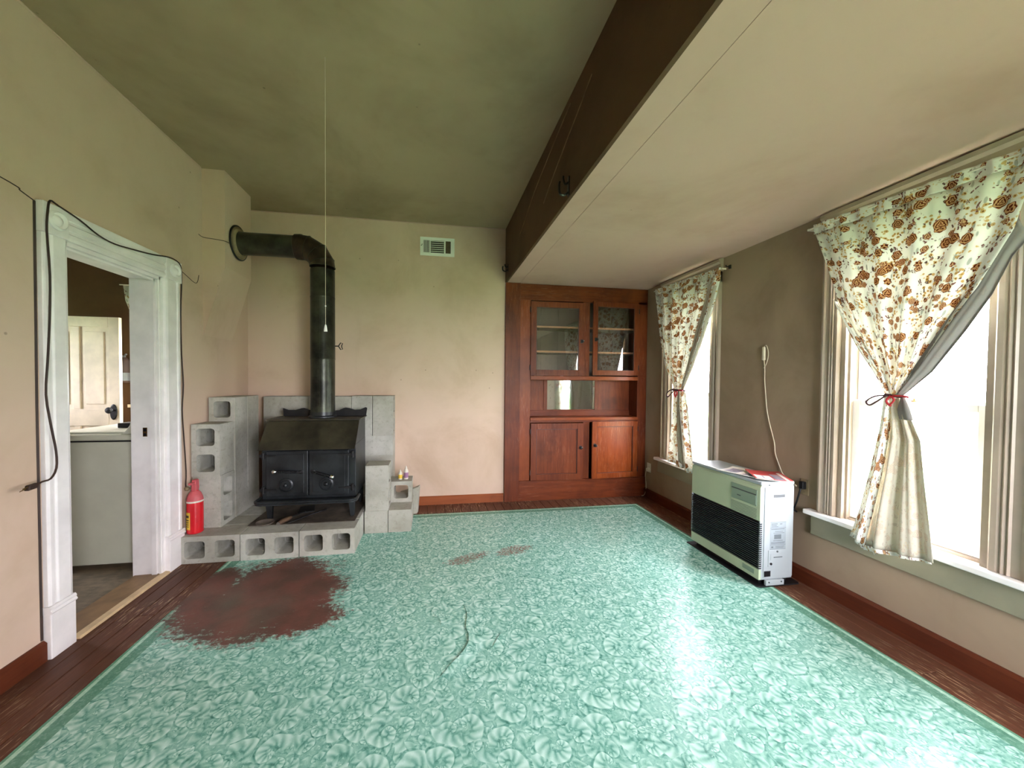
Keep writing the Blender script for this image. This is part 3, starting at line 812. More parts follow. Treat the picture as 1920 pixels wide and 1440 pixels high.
# ------------------------------------------------------------------ small bottles on the block
def bottle(x, y, z, r, h, lab, cap, label):
    t = thing('glue_bottle', (x, y, z), label, 'bottle', 'bottles on the concrete block')
    MB().lathe([(r * .9, 0), (r, .004), (r, h * .62), (r * .75, h * .72), (r * .4, h * .78), (r * .4, h * .8)], (x, y, z), 'z', 16).build('body', 'white_plastic', t, 0, True)
    MB().lathe([(r * 1.02, h * .12), (r * 1.03, h * .13), (r * 1.03, h * .5), (r * 1.02, h * .51)], (x, y, z), 'z', 16).build('label_band', lab, t, 0, True)
    MB().lathe([(r * .5, h * .78), (r * .5, h * .86), (r * .3, h * .9), (r * .14, h), (r * .1, h * 1.0)], (x, y, z), 'z', 12).build('nozzle', cap, t, 0, True)
zt2 = z1 + BH + .0006
bottle(-.298, 3.47, zt2, .019, .09, 'yellow', 'white_plastic', 'squat small bottle with a yellow label on the concrete block')
bottle(-.245, 3.475, zt2, .021, .125, 'lilac', 'white_plastic', 'taller small bottle with a mauve and white label on the concrete block')

# ------------------------------------------------------------------ hearth sheet
zs = z1 + .0004
sm = MB().box(-1.40, -.61, 2.985, 3.60, zs, zs + .004)
tag(sm.build('hearth_sheet', 'sheet', None, .001), 'scuffed flat sheet of steel on the hearth under the wood stove', 'hearth sheet')
zs += .0045

# ------------------------------------------------------------------ wood stove
sx0, sx1, sy0, sy1 = -1.335, -.622, 3.08, 3.50
st = thing('wood_stove', ((sx0 + sx1) / 2, 3.29, zs), 'black steel wood stove with twin doors and a sloping front hood', 'stove')
zb0, zb1, ztp = .365, .80, .985
body = MB().box(sx0, sx1, sy0, sy1, zb0, zb1)
body.prism([(3.02, zb1 - .02), (sy0 + .01, zb1 - .02), (sy0 + .01, zb1 - .001), (sy1, zb1 - .001), (sy1, ztp), (3.20, ztp)], 'x', sx0 + .001, sx1 - .001)
body.build('firebox', 'stove', st, .004)
MB().prism([(3.012, zb1 - .028), (3.024, zb1 - .028), (3.202, ztp - .004), (3.19, ztp - .002)], 'x', sx0 - .006, sx1 + .006).build('hood_panel', 'stove_top', st, .003)
MB().box(sx0 - .012, sx1 + .012, 3.185, sy1 + .012, ztp, ztp + .012).build('top_plate', 'stove_top', st, .003)
ztop = ztp + .012
for s_, xa, xb in ((-1, -1.298, -.985), (1, -.979, -.672)):
    d = MB().box(xa, xb, sy0 - .022, sy0 - .002, .392, .758).build('door', 'stove', st, .006)
    MB().box(xa + .03, xb - .03, sy0 - .026, sy0 - .021, .42, .73).build('raised_panel', 'stove', d, .004)
    kx = -1.148 if s_ < 0 else -.842
    MB().lathe([(.056, 0), (.056, -.006), (.046, -.013), (.04, -.013), (.036, -.008), (.016, -.008), (.014, -.024), (.009, -.028), (.001, -.029)], (kx, sy0 - .026, .487), 'y', 24).build('draft_knob', 'stove', d, 0, True)
    # coiled handle
    if s_ < 0: a, b = Vector((-1.035, sy0 - .03, .588)), Vector((-1.215, sy0 - .075, .607))
    else: a, b = Vector((-.945, sy0 - .03, .588)), Vector((-.79, sy0 - .075, .553))
    hd_ = MB(); pts = []
    ax = (b - a).normalized(); p1 = ax.cross(Vector((0, 0, 1))).normalized(); p2 = ax.cross(p1)
    turns = 15
    for k in range(turns * 8 + 1):
        t = k / (turns * 8); an = 2 * math.pi * turns * t
        pts.append(a.lerp(b, .12 + .78 * t) + (p1 * math.cos(an) + p2 * math.sin(an)) * .0095)
    hd_.tube(pts, .0028, 5); hd_.tube([a + Vector((0, .012, 0)), a, b], .006, 8)
    ho = hd_.build('handle', 'blackm', d, 0, 'all')
    MB().sphere(b, .019, 14, 10).build('handle_knob', 'chrome', ho, 0, 'all')
    MB().lathe([(.018, 0), (.018, -.008), (.01, -.01)], (a.x, sy0 - .022, a.z), 'y', 14).build('latch_boss', 'blackm', ho)
    for z in (.722, .452):
        hx0, hx1 = (sx0 - .004, xa + .075) if s_ < 0 else (xb - .075, sx1 + .004)
        pin = sx0 + .02 if s_ < 0 else sx1 - .02
        hg = MB().prism([(hx0, z - .012), (hx1, z - .004), (hx1, z + .004), (hx0, z + .012)] if s_ < 0 else [(hx0, z - .004), (hx1, z - .012), (hx1, z + .012), (hx0, z + .004)], 'y', sy0 - .034, sy0 - .024)
        hg.lathe([(.011, -.026), (.011, .026)], (pin, sy0 - .028, z), 'z', 10)
        hg.build('hinge', 'blackm', st)
# ash lip with rounded ends
def stadium(xa, xb, ya, yb, r, n=6):
    pts = [(xb, yb)]
    pts += [(xb - r + r * math.cos(a), ya + r + r * math.sin(a)) for a in [-(math.pi / 2) * k / n for k in range(n + 1)]]
    pts += [(xa + r + r * math.cos(a), ya + r + r * math.sin(a)) for a in [-(math.pi / 2) - (math.pi / 2) * k / n for k in range(n + 1)]]
    return pts + [(xa, yb)]
MB().prism(stadium(sx0 - .02, sx1 + .025, 2.965, sy0 + .02, .05), 'z', .352, .365).build('ash_shelf', 'stove', st, .002)
rim = [Vector((x, y, .376)) for x, y in stadium(sx0 - .018, sx1 + .023, 2.968, sy0 + .02, .048)]
MB().tube(rim, .011, 6).build('shelf_rim', 'stove', st, 0, True)
for x in (sx0 + .03, sx1 - .05):
    for y in (sy0 + .01, sy1 - .06):
        MB().prism([(x - .015, .352), (x + .04, .352), (x + .032, zs), (x + .004, zs)], 'y', y, y + .04).build('leg', 'stove', st, .002)
gal = [(-1.32, ztop), (-1.325, ztop + .07), (-1.28, ztop + .055), (-1.22, ztop + .055), (-1.17, ztop + .07), (-1.15, ztop + .072), (-1.09, ztop + .05), (-.97, ztop + .045), (-.85, ztop + .05), (-.81, ztop + .07), (-.79, ztop + .075), (-.76, ztop + .07), (-.71, ztop + .055), (-.66, ztop + .058), (-.615, ztop + .078), (-.6, ztop + .07), (-.61, ztop)]
MB().prism(gal, 'y', 3.468, 3.478).build('scalloped_rail', 'blackm', st)
PX_, PY_ = -.957, 3.36
MB().lathe([(.115, 0), (.115, .012), (.106, .02), (.104, .05)], (PX_, PY_, ztop), 'z', 28, False).build('flue_collar', 'stove', st, 0, True)

# ------------------------------------------------------------------ stovepipe
pr = .1
sp_ = thing('stovepipe', (PX_, PY_, ztop + .004), 'dark steel stovepipe rising from the stove and elbowing into the chimney', 'stovepipe')
zc = 2.475
z_a, z_b, z_c, z_d = ztop + .004, 1.50, 2.04, zc - .19
MB().lathe([(pr, z_a), (pr, z_b), (pr - .002, z_b + .02)], (PX_, PY_, 0), 'z', 32).build('lower_section', 'pipe', sp_, 0, True)
MB().lathe([(pr + .0015, z_b + .004), (pr + .003, z_b + .008), (pr + .0015, z_b + .012), (pr, z_c), (pr - .002, z_c + .02)], (PX_, PY_, 0), 'z', 32).build('middle_section', 'pipe', sp_, 0, True)
MB().lathe([(pr + .001, z_c), (pr + .002, z_c + .006), (pr, z_c + .01), (pr, z_d)], (PX_, PY_, 0), 'z', 32).build('upper_section', 'pipe', sp_, 0, True)
# four-gore elbow
gores = []
RC = .165
cx_, cz_ = PX_ - RC, zc - RC
angs = [0, 15, 45, 75, 90]
for i in range(5):
    a = math.radians(angs[i])
    gores.append((Vector((cx_ + RC * math.cos(a), PY_, cz_ + RC * math.sin(a))), a))
# ring planes are mitred: build straight gores between mitre planes
def ring_at(c, a, r, n=28):
    rad = Vector((math.cos(a), 0, math.sin(a)))
    return [c + rad * (r * math.cos(2 * math.pi * k / n)) + Vector((0, 1, 0)) * (r * math.sin(2 * math.pi * k / n)) for k in range(n)]
for i in range(4):
    ra, rb = ring_at(gores[i][0], gores[i][1], pr + .003), ring_at(gores[i + 1][0], gores[i + 1][1], pr + .003)
    n = 28
    g = MB().add(ra + rb, [(k, (k + 1) % n, (k + 1) % n + n, k + n) for k in range(n)])
    g.build('elbow_gore', 'pipe_brown', sp_, 0, 'all')
    rg_ = ring_at(gores[i][0], gores[i][1], pr + .004)
    MB().tube(rg_ + [rg_[0]], .0022, 5).build('elbow_seam', 'pipe', sp_, 0, 'all')
xe = cx_
MB().lathe([(pr * .96, xe + .01), (pr * .96, xe - .05), (pr * .93, xe - .06), (pr * .93, CXF - .02)], (0, PY_, zc), 'x', 32).build('horizontal_section', 'pipe', sp_, 0, True)
MB().lathe([(pr + .006, xe + .004), (pr + .007, xe - .006), (pr + .004, xe - .05), (pr * .97, xe - .054)], (0, PY_, zc), 'x', 32, False).build('elbow_cuff', 'pipe_brown', sp_, 0, True)
MB().lathe([(pr * .95, CXF + .03), (pr * 1.0, CXF + .034), (pr * 1.15, CXF + .018), (pr * 1.28, CXF + .02), (pr * 1.36, CXF + .012), (pr * 1.36, CXF + .001)], (0, PY_, zc), 'x', 36, False).build('wall_collar', 'collar', sp_, 0, True)
rg_ = [Vector((CXF + .01, PY_ + pr * 1.36 * math.cos(2 * math.pi * k / 36), zc + pr * 1.36 * math.sin(2 * math.pi * k / 36))) for k in range(37)]
MB().tube(rg_, .008, 6).build('collar_rim', 'blackm', sp_, 0, 'all')
dk = MB().tube([(PX_ + pr - .005, PY_, 1.625), (PX_ + pr + .03, PY_, 1.625)], .005, 8)
hr = [(PX_ + pr + .03, 1.625), (PX_ + pr + .05, 1.655), (PX_ + pr + .066, 1.65), (PX_ + pr + .058, 1.632), (PX_ + pr + .058, 1.618), (PX_ + pr + .066, 1.598), (PX_ + pr + .05, 1.595), (PX_ + pr + .03, 1.625)]
dk.tube([(x, PY_, z) for x, z in hr], .0045, 6)
dk.build('damper_key', 'blackm', sp_)
MB().box(PX_ - .004, PX_ + .004, PY_ - pr - .0025, PY_ - pr + .002, z_a + .1, z_c).build('lock_seam', 'pipe', sp_)

# ------------------------------------------------------------------ fireplace tool and shovel lying under the stove
tl = thing('ash_shovel', (-1.12, 3.05, zs), 'ash shovel with a turned wooden handle lying under the stove', 'shovel')
MB().tube([(-1.165, 2.955, zs + .018), (-1.155, 2.985, zs + .02), (-1.13, 3.04, zs + .02), (-1.115, 3.07, zs + .02)], [.013, .018, .016, .011], 10).build('handle', 'ash', tl, 0, True)
MB().lathe([(.014, 0), (.014, .012)], (-1.168, 2.951, zs + .0145), 'y', 10).build('end_cap', 'chrome', tl)
MB().tube([(-1.115, 3.07, zs + .02), (-1.08, 3.16, zs + .016), (-1.06, 3.22, zs + .012)], .006, 8).build('rod', 'blackm', tl)
MB().prism([(-1.11, 3.2), (-.99, 3.23), (-1.03, 3.38), (-1.14, 3.35)], 'z', zs, zs + .008).build('blade', 'blackm', tl)
pk = tag(MB().tube([(-1.11, 2.975, zs + .006), (-1.0, 3.14, zs + .006), (-.9, 3.26, zs + .006)], .005, 8).build('poker', 'blackm'), 'thin black iron poker lying on the hearth sheet', 'poker')
tag(MB().lathe([(.001, 0), (.05, .0), (.062, .008), (.066, .014), (.06, .014), (.045, .006), (.001, .006)], (-1.285, 3.01, zs), 'z', 24).build('ash_dish', 'ash_grey', None, 0, True), 'shallow grey dish lying on the hearth under the stove front', 'dish')

# ------------------------------------------------------------------ red fire extinguisher on the hearth
ex = thing('fire_extinguisher', (-1.722, 2.925, z1), 'red fire extinguisher with a yellow label standing on the hearth', 'fire extinguisher')
ec = (-1.722, 2.925, z1)
MB().lathe([(.044, 0), (.05, .006), (.05, .235), (.046, .262), (.034, .29), (.022, .305), (.018, .312)], ec, 'z', 24).build('cylinder', 'red', ex, 0, True)
MB().lathe([(.0515, .228), (.0515, .24)], ec, 'z', 24, False).build('strap', 'white_plastic', ex, 0, True)
MB().lathe([(.051, .236), (.0475, .262), (.036, .292), (.024, .308)], ec, 'z', 24, False).build('shoulder', 'redfade', ex, 0, True)
MB().prism([(-1.738, z1 + .305), (-1.706, z1 + .305), (-1.702, z1 + .33), (-1.706, z1 + .39), (-1.732, z1 + .392), (-1.736, z1 + .34)], 'y', 2.905, 2.945).build('valve_head', 'redfade', ex, .005)
MB().box(-1.735, -1.706, 2.87, 2.905, z1 + .36, z1 + .376).build('lever', 'redfade', ex, .004)
lb = MB(); n = 10
arcs = [math.radians(190 + 75 * k / n) for k in range(n + 1)]
lb.add([(ec[0] + .0506 * math.cos(a), ec[1] + .0506 * math.sin(a), z1 + z) for a in arcs for z in (.035, .16)], [(2 * k, 2 * k + 2, 2 * k + 3, 2 * k + 1) for k in range(n)])
lo = lb.build('yellow_label', 'yellow', ex)
for zz, hh in ((.122, .018), (.1, .008), (.085, .006), (.07, .005), (.055, .005)):
    k_ = MB(); aa = [math.radians(200 + 55 * k / 6) for k in range(7)]
    k_.add([(ec[0] + .051 * math.cos(a), ec[1] + .051 * math.sin(a), z1 + z) for a in aa for z in (zz, zz + hh)], [(2 * k, 2 * k + 2, 2 * k + 3, 2 * k + 1) for k in range(6)])
    k_.build('label_print', 'black_plastic', lo)

# ------------------------------------------------------------------ built-in china cabinet
CF = D - .022                                       # front plane of the face frame
cb = thing('china_cabinet', ((BX + R) / 2, D + .1, 0), 'built-in reddish brown wooden china cabinet with glazed upper doors and a mirrored niche', 'cabinet')
TH = .03
def rail(name, x0, x1, z0, z1, y0=CF, y1=D + .01, mat='cabx', bev=.002): return bx(name, mat, cb, x0, x1, y0, y1, z0, z1, bev)
c0, c1 = BX + .002, R - .003
rail('outer_stile', c0, .945, 0, H2 - .003, CF - .012, D + .012, 'cab')
rail('stile', .945, 1.066, .224, 2.22, CF, D + .01, 'cab_warm')
rail('stile', 2.345, c1, .205, 2.25, CF, D + .01, 'cab')
rail('top_rail', .945, c1, 2.22, H2 - .003)
rail('base_board', .945, c1, .0, .205, CF - .01, D + .01)
rail('base_cap', .945, c1, .205, .224, CF - .014, D + .01)
rail('niche_upper_rail', 1.066, 2.345, 1.345, 1.388, CF - .012, D + .01, 'cab_warmx')
rail('counter', 1.066, 2.345, .893, .925, CF - .02, D + .33, 'cab_warmx')
rail('lower_rail', 1.066, 2.345, .868, .893)
rail('upper_mullion', 1.672, 1.755, 1.388, 2.22, CF + .004, D + .01, 'cab')
rail('lower_mullion', 1.69, 1.765, .224, .868, CF + .004, D + .01, 'cab')
# carcass
bx('side_panel', 'cab', cb, .97, 1.0, D + .01, D + .34, .0, H2 - .003)
bx('side_panel', 'cab', cb, 2.42, 2.45, D + .01, D + .34, .0, H2 - .003)
bx('back_panel', 'cab_inside', cb, 1.0, 2.42, D + .31, D + .34, 1.366, H2 - .003)
bx('back_panel', 'cab', cb, 1.0, 2.42, D + .33, D + .36, .0, .893)
bx('bottom_panel', 'cab', cb, 1.0, 2.42, D + .01, D + .33, .12, .224)
bx('top_panel', 'cab_inside', cb, 1.0, 2.42, D + .01, D + .31, 2.3, 2.32)
bx('niche_ceiling', 'cab', cb, 1.0, 2.42, D + .01, D + .31, 1.366, 1.386)
NB = D + .16                                        # back of the niche
bx('niche_side', 'cab', cb, 1.03, 1.064, D + .01, NB, .925, 1.366)
bx('niche_side', 'cab', cb, 2.347, 2.38, D + .01, NB, .925, 1.366)
bx('niche_back', 'cab', cb, 1.03, 2.38, NB, NB + .02, .925, 1.366)
bx('niche_kick', 'cabx', cb, 1.064, 2.347, NB - .012, NB, .925, .99, .003)
bx('niche_batten', 'cab', cb, 1.275, 1.315, NB - .01, NB, .99, 1.366, .002)
bx('niche_batten', 'cab', cb, 1.905, 1.95, NB - .01, NB, .99, 1.366, .002)
MB().box(1.318, 1.902, NB - .007, NB - .001, 1.0, 1.34).build('mirror', 'mirror', cb)
for z in (1.665, 1.943): 
    sh = bx('shelf', 'cab_inside', cb, 1.0, 2.42, D + .05, D + .31, z - .011, z + .009)
    bx('shelf_edge', 'shelf_edge', sh, 1.0, 2.42, D + .042, D + .05, z - .011, z + .009)
for x in (1.28, 1.5, 1.95, 2.2): bx('back_batten', 'cab_inside', cb, x, x + .006, D + .306, D + .311, 1.387, 2.3)
def cab_door(x0, x1, z0, z1, glazed, hinge, ang, mat, st_w, knob):
    """door leaf in front of the frame, hinged at x0 ('l') or x1 ('r'), opened by ang"""
    y0, y1 = CF - .022, CF - .001
    hx = x0 if hinge == 'l' else x1
    a = -ang if hinge == 'l' else ang
    c = (hx, y1, 0)
    e = MB().box(x0, x0 + st_w, y0, y1, z0, z1).box(x1 - st_w, x1, y0, y1, z0, z1).box(x0 + st_w, x1 - st_w, y0, y1, z0, z0 + st_w * 1.05).box(x0 + st_w, x1 - st_w, y0, y1, z1 - st_w, z1)
    d = e.rotz(c, a).build('door', mat, cb, .002)
    if glazed: MB().box(x0 + st_w - .005, x1 - st_w + .005, y0 + .009, y0 + .012, z0 + st_w - .005, z1 - st_w + .005).rotz(c, a).build('pane', 'cab_glass', d)
    else: MB().box(x0 + st_w - .005, x1 - st_w + .005, y0 + .015, y0 + .019, z0 + st_w - .005, z1 - st_w + .005).rotz(c, a).build('panel', mat, d)
    bd = MB(); g = st_w - .001; e_ = .007
    for (xa, xb, za, zb_) in ((x0 + g, x0 + g + e_, z0 + g, z1 - g), (x1 - g - e_, x1 - g, z0 + g, z1 - g), (x0 + g, x1 - g, z0 + g, z0 + g + e_), (x0 + g, x1 - g, z1 - g - e_, z1 - g)): bd.box(xa, xb, y0 + .006, y0 + .014, za, zb_)
    bd.rotz(c, a).build('bead', 'cab_dark', d)
    kx = (x1 - .03) if hinge == 'l' else (x0 + .03)
    k = MB().box(kx - .014, kx + .014, y0 - .004, y0, knob - .02, knob + .02).lathe([(.007, -.004), (.007, -.02), (.015, -.024), (.016, -.03), (.01, -.036), (.001, -.037)], (kx, y0, knob), 'y', 12)
    k.rotz(c, a).build('latch_knob', 'blackm', d)
    MB().sphere((kx + .012, y0 - .03, knob + .004), .007, 8, 6).rotz(c, a).build('knob_tip', 'chrome', d)
    for z in (z0 + .09, z1 - .09):
        xh = hx - .008 if hinge == 'l' else hx + .001
        MB().box(xh, xh + .007, y0 - .003, y1, z - .028, z + .028).build('hinge', 'blackm', d)
cab_door(1.062, 1.675, 1.39, 2.205, True, 'l', .015, 'cab', .062, 1.777)
cab_door(1.768, 2.338, 1.40, 2.225, True, 'r', .06, 'cab', .054, 1.80)
cab_door(1.072, 1.675, .228, .862, False, 'l', .02, 'cab', .064, .588)
cab_door(1.775, 2.345, .232, .878, False, 'r', .055, 'cab_warm', .058, .612)
tag(MB().prism([(1.13, 1.389), (1.24, 1.389), (1.24, 1.455), (1.19, 1.452), (1.15, 1.43), (1.13, 1.405)], 'y', D + .06, D + .062).build('paper_card', 'cream_card', None), 'torn cream card leaning inside the glazed cabinet', 'card')
tag(MB().lathe([(.02, 0), (.02, .028), (.012, .034), (.001, .035)], (1.51, D + .2, 1.3865), 'z', 12).build('jar_lid', 'white_plastic', None), 'small pale knob-like lid on the cabinet floor behind glass', 'lid')

# ------------------------------------------------------------------ wall vent register
vt = thing('vent_register', (.045, D, 2.64), 'white metal wall register with louvres high on the wall', 'vent')
vx0, vx1, vz0, vz1 = -.135, .223, 2.642, 2.832
m = MB()
for a, b, c, d in ((vx0, vx0 + .035, vz0, vz1), (vx1 - .04, vx1, vz0, vz1), (vx0 + .035, vx1 - .04, vz0, vz0 + .03), (vx0 + .035, vx1 - .04, vz1 - .03, vz1), (vx0 + .098, vx0 + .108, vz0 + .03, vz1 - .03), (vx0 + .248, vx0 + .264, vz0 + .03, vz1 - .03)):
    m.box(a, b, D - .012, D - .0005, c, d)
m.build('frame', 'white_gloss', vt)
bx('duct_back', 'dark', vt, vx0 + .03, vx1 - .03, D - .003, D - .0006, vz0 + .025, vz1 - .025)
for k in range(5): bx('fin', 'white_gloss', vt, vx0 + .04 + k * .0125, vx0 + .045 + k * .0125, D - .011, D - .004, vz0 + .03, vz1 - .03)
for k in range(6):
    z = vz0 + .042 + k * .021
    MB().prism([(D - .011, z), (D - .0095, z), (D - .004, z + .01), (D - .0055, z + .01)], 'x', vx0 + .108, vx0 + .248).build('louvre', 'white_gloss', vt)
for k in range(5): bx('fin', 'collar', vt, vx0 + .268 + k * .01, vx0 + .271 + k * .01, D - .008, D - .004, vz0 + .03, vz1 - .03)
MB().tube([(vx0 + .008, D - .012, 2.74), (vx0 + .018, D - .02, 2.742), (vx0 + .02, D - .02, 2.755)], .003, 6).build('lever', 'blackm', vt)

# ------------------------------------------------------------------ hooks on the header
def hook(y, z, big, label):
    h = MB().box(BX - .006, BX - .0005, y - .012, y + .012, z, z + .1 * big)
    h.tube(arc([(BX - .006, y, z + .02), (BX - .03, y, z + .002), (BX - .055, y, z + .01), (BX - .06, y, z + .05 * big), (BX - .056, y, z + .07 * big)]), .0065, 8)
    h.tube(arc([(BX - .006, y, z + .07 * big), (BX - .025, y, z + .06 * big), (BX - .035, y, z + .085 * big), (BX - .035, y, z + .1 * big)]), .006, 8)
    tag(h.build('coat_hook', 'black_plastic'), label, 'hook', 'hooks on the header')
hook(2.016, 2.408, 1.1, 'black double coat hook midway along the dark header')
hook(3.715, 2.475, .75, 'small black coat hook on the header beside the china cabinet')

# ------------------------------------------------------------------ light pull cord
pc = thing('pull_cord', (-.55, 1.98, 1.575), 'white light pull cord with a bell-shaped knob hanging before the stovepipe', 'pull cord')
MB().tube([(-.55, 1.98, 1.61), (-.55, 1.98, H1 - .001)], .0012, 6).build('cord', 'cord_white', pc)
MB().lathe([(.009, 0), (.009, .006), (.007, .02), (.004, .033), (.002, .037)], (-.55, 1.98, 1.578), 'z', 12).build('knob', 'white_gloss', pc, 0, True)
MB().sphere((-.55, 1.98, 1.71), .004, 8, 6).build('bead', 'white_gloss', pc)

# ------------------------------------------------------------------ brown extension cord around the doorway
xc = L + .042
path = [(xc + .01, 1.885, .845), (xc + .006, 1.915, .855), (xc + .012, 1.945, .86), (xc, 1.985, .90), (xc, 1.985, .98), (xc, 1.965, 1.1), (xc, 1.945, 1.25), (xc, 1.955, 1.4), (xc, 1.967, 1.6), (xc, 1.972, 1.8), (xc, 1.962, 2.0), (xc, 1.968, 2.1), (xc - .005, 1.985, 2.15), (xc - .012, 2.03, 2.147), (xc, 2.12, 2.12), (xc, 2.22, 2.085), (xc, 2.32, 2.075), (xc, 2.45, 2.09), (xc, 2.6, 2.112), (xc - .004, 2.72, 2.14), (xc - .008, 2.80, 2.148), (xc - .01, 2.865, 2.125), (xc - .02, 2.893, 2.03), (xc - .03, 2.896, 1.8), (xc - .03, 2.90, 1.5), (xc - .03, 2.915, 1.28), (xc - .03, 2.90, 1.1), (xc - .03, 2.915, .9), (xc - .03, 2.935, .65), (xc - .03, 2.93, .55), (xc - .024, 2.925, .53)]
ec_ = thing('extension_cord', (L + .03, 2.4, .84), 'brown extension cord draped over the white door casing with a dangling plug', 'cord')
MB().tube(arc(path, 3), .0042, 6).build('cable', 'cord_brown', ec_, 0, 'all')
MB().prism([(1.845, .832), (1.885, .836), (1.89, .858), (1.85, .856)], 'x', xc, xc + .02).build('plug', 'cord_brown', ec_, .004)
MB().tube([(xc + .006, 1.848, .842), (xc + .006, 1.825, .836)], .002, 5).tube([(xc + .014, 1.85, .85), (xc + .014, 1.828, .846)], .002, 5).build('prong', 'brass', ec_)
MB().sphere((xc - .018, 2.925, .52), .017, 10, 8).build('socket_end', 'collar', ec_, 0, 'all')
tag(MB().tube(arc([(L + .002, 2.88, 2.115), (L + .002, 2.95, 2.095), (L + .002, 3.06, 2.06), (L + .002, 3.1, 2.07), (L + .002, 3.12, 2.13)]), .0022, 5).build('wire', 'cord_brown'), 'thin loose wire on the wall between the casing and the chimney', 'wire')
tag(MB().tube(arc([(L + .004, 3.12, 2.445), (L + .01, CY0 - .004, 2.44), (-1.7, CY0 - .004, 2.43), (CXF + .002, CY0 - .004, 2.42), (CXF + .004, 3.22, 2.425)]), .0028, 5).build('wire', 'cord_brown'), 'thin wire running across the chimney to the flue collar', 'wire')

# ------------------------------------------------------------------ vented heater by the right wall
hx0, hx1, hy0, hy1, hz0, hz1 = 2.10, 2.352, 2.005, 2.625, .045, .688
ht = thing('gas_heater', (2.23, 2.31, .003), 'white floor-standing gas heater with a black louvred front by the window wall', 'heater')
MB().prism(stadium(hx0 - .015, hx1 + .055, hy0 - .012, hy1 + .03, .02)[::-1], 'z', .003, .011).build('base_plate', 'black_plastic', ht, .002)
bx('plinth', 'black_plastic', ht, hx0 + .03, hx1 - .01, hy0 + .03, hy1 - .03, .011, hz0)
bx('cabinet_shell', 'heater_white', ht, hx0 + .012, hx1, hy0, hy1, hz0, hz1 - .006, .006)
bx('top_cover', 'heater_white', ht, hx0, hx1, hy0 - .004, hy1 + .004, hz1 - .022, hz1, .007)
fp = MB().prism([(hx0 + .02, .43), (hx0, .432), (hx0, hz1 - .04), (hx0 + .008, hz1 - .024), (hx0 + .02, hz1 - .022)], 'y', hy0 + .001, hy1 - .001).build('front_panel', 'heater_front', ht, .002)
cp = bx('control_panel', 'heater_panel', ht, hx0 - .003, hx0 + .001, 2.03, 2.232, .522, .628, .001)
bx('control_flap', 'heater_panel', cp, hx0 - .006, hx0 - .003, 2.034, 2.228, .53, .592, .001)
bx('flap_gap', 'grey_dark', cp, hx0 - .0045, hx0 - .003, 2.034, 2.228, .593, .599)
for k in range(7): bx('vent_rib', 'heater_panel', fp, hx0 - .002, hx0 + .001, 2.03, 2.235, .50 - k * .01, .504 - k * .01)
bx('logo_plate', 'grey_dark', cp, hx0 - .0065, hx0 - .006, 2.15, 2.18, .552, .558)
bx('lower_panel', 'heater_front', ht, hx0 + .001, hx0 + .02, hy0 + .001, hy1 - .001, hz0, .115, .003)
bx('badge', 'heater_panel', ht, hx0, hx0 + .002, 2.04, 2.13, .07, .1)
nl = 22
for k in range(nl):
    z = .121 + k * (.425 - .121) / nl
    MB().prism([(hx0 - .001, z), (hx0 + .012, z), (hx0 + .016, z + .007), (hx0 - .001, z + .006)], 'y', hy0 - .0025, hy1 + .0025).build('louvre', 'black_plastic', ht)
for ya, yb in ((hy0 - .0005, hy0 + .008), (hy1 - .008, hy1 + .0005)): bx('corner_post', 'heater_white', ht, hx0 + .001, hx0 + .013, ya, yb, .115, .43)
bx('grille_back', 'dark', ht, hx0 + .011, hx0 + .013, hy0 + .004, hy1 - .004, .115, .43)
yn = hy0
sd = bx('side_panel', 'heater_white', ht, hx0 + .03, hx1 - .004, yn - .004, yn, .06, .655, .002)
hr_ = bx('handle_recess', 'heater_white', sd, 2.178, 2.29, yn - .006, yn - .0039, .572, .618, .001)
bx('handle_slot', 'grey_dark', hr_, 2.192, 2.276, yn - .0068, yn - .0058, .585, .604)
lbp = bx('rating_label', 'label_paper', sd, 2.175, 2.292, yn - .0048, yn - .0039, .245, .425)
def print_rows(parent, x0, x1, y, rows, mat='grey_print'):
    for (z, h, a, b) in rows: bx('print_line', mat, parent, x0 + (x1 - x0) * a, x0 + (x1 - x0) * b, y - .0004, y, z, z + h)
print_rows(lbp, 2.175, 2.292, yn - .0048, [(.422, .002, 0, 1), (.245, .002, 0, 1), (.41, .005, .06, .45), (.4, .004, .06, .4), (.408, .005, .6, .75), (.392, .003, .06, .5), (.384, .002, 0, 1), (.375, .004, .05, .9), (.36, .003, .3, .8), (.35, .003, .2, .9), (.312, .03, .25, .7), (.3, .004, .2, .8), (.288, .004, .05, .95), (.281, .003, .05, .9), (.274, .002, 0, 1), (.255, .01, .08, .2), (.262, .003, .35, .9), (.254, .003, .35, .85)])
ap_ = bx('access_panel', 'heater_white', sd, 2.162, 2.30, yn - .007, yn - .0039, .133, .24, .001)
bx('access_slot', 'heater_white', ap_, 2.178, 2.284, yn - .0085, yn - .0069, .178, .218)
bx('slot_shadow', 'grey_dark', ap_, 2.2, 2.265, yn - .0092, yn - .0085, .192, .197)
MB().lathe([(.008, 0), (.008, -.003)], (2.182, yn - .007, .152), 'y', 12).build('screw', 'black_plastic', ap_)
MB().lathe([(.006, 0), (.006, -.003)], (2.228, yn - .007, .231), 'y', 10).build('screw', 'grey_dark', ap_)
bx('power_inlet', 'black_plastic', ht, 2.135, 2.183, yn - .005, yn + .001, .068, .105)
bk = bx('foot_bracket', 'heater_white', ht, 2.145, 2.28, yn - .012, yn + .004, .0115, .046, .002)
for x in (2.165, 2.258): MB().lathe([(.005, 0), (.005, -.003)], (x, yn - .012, .034), 'y', 8).build('screw', 'grey_dark', bk)
MB().lathe([(.004, 0), (.004, -.003)], (2.16, yn - .004, .667), 'y', 8).build('screw', 'grey_dark', ht)
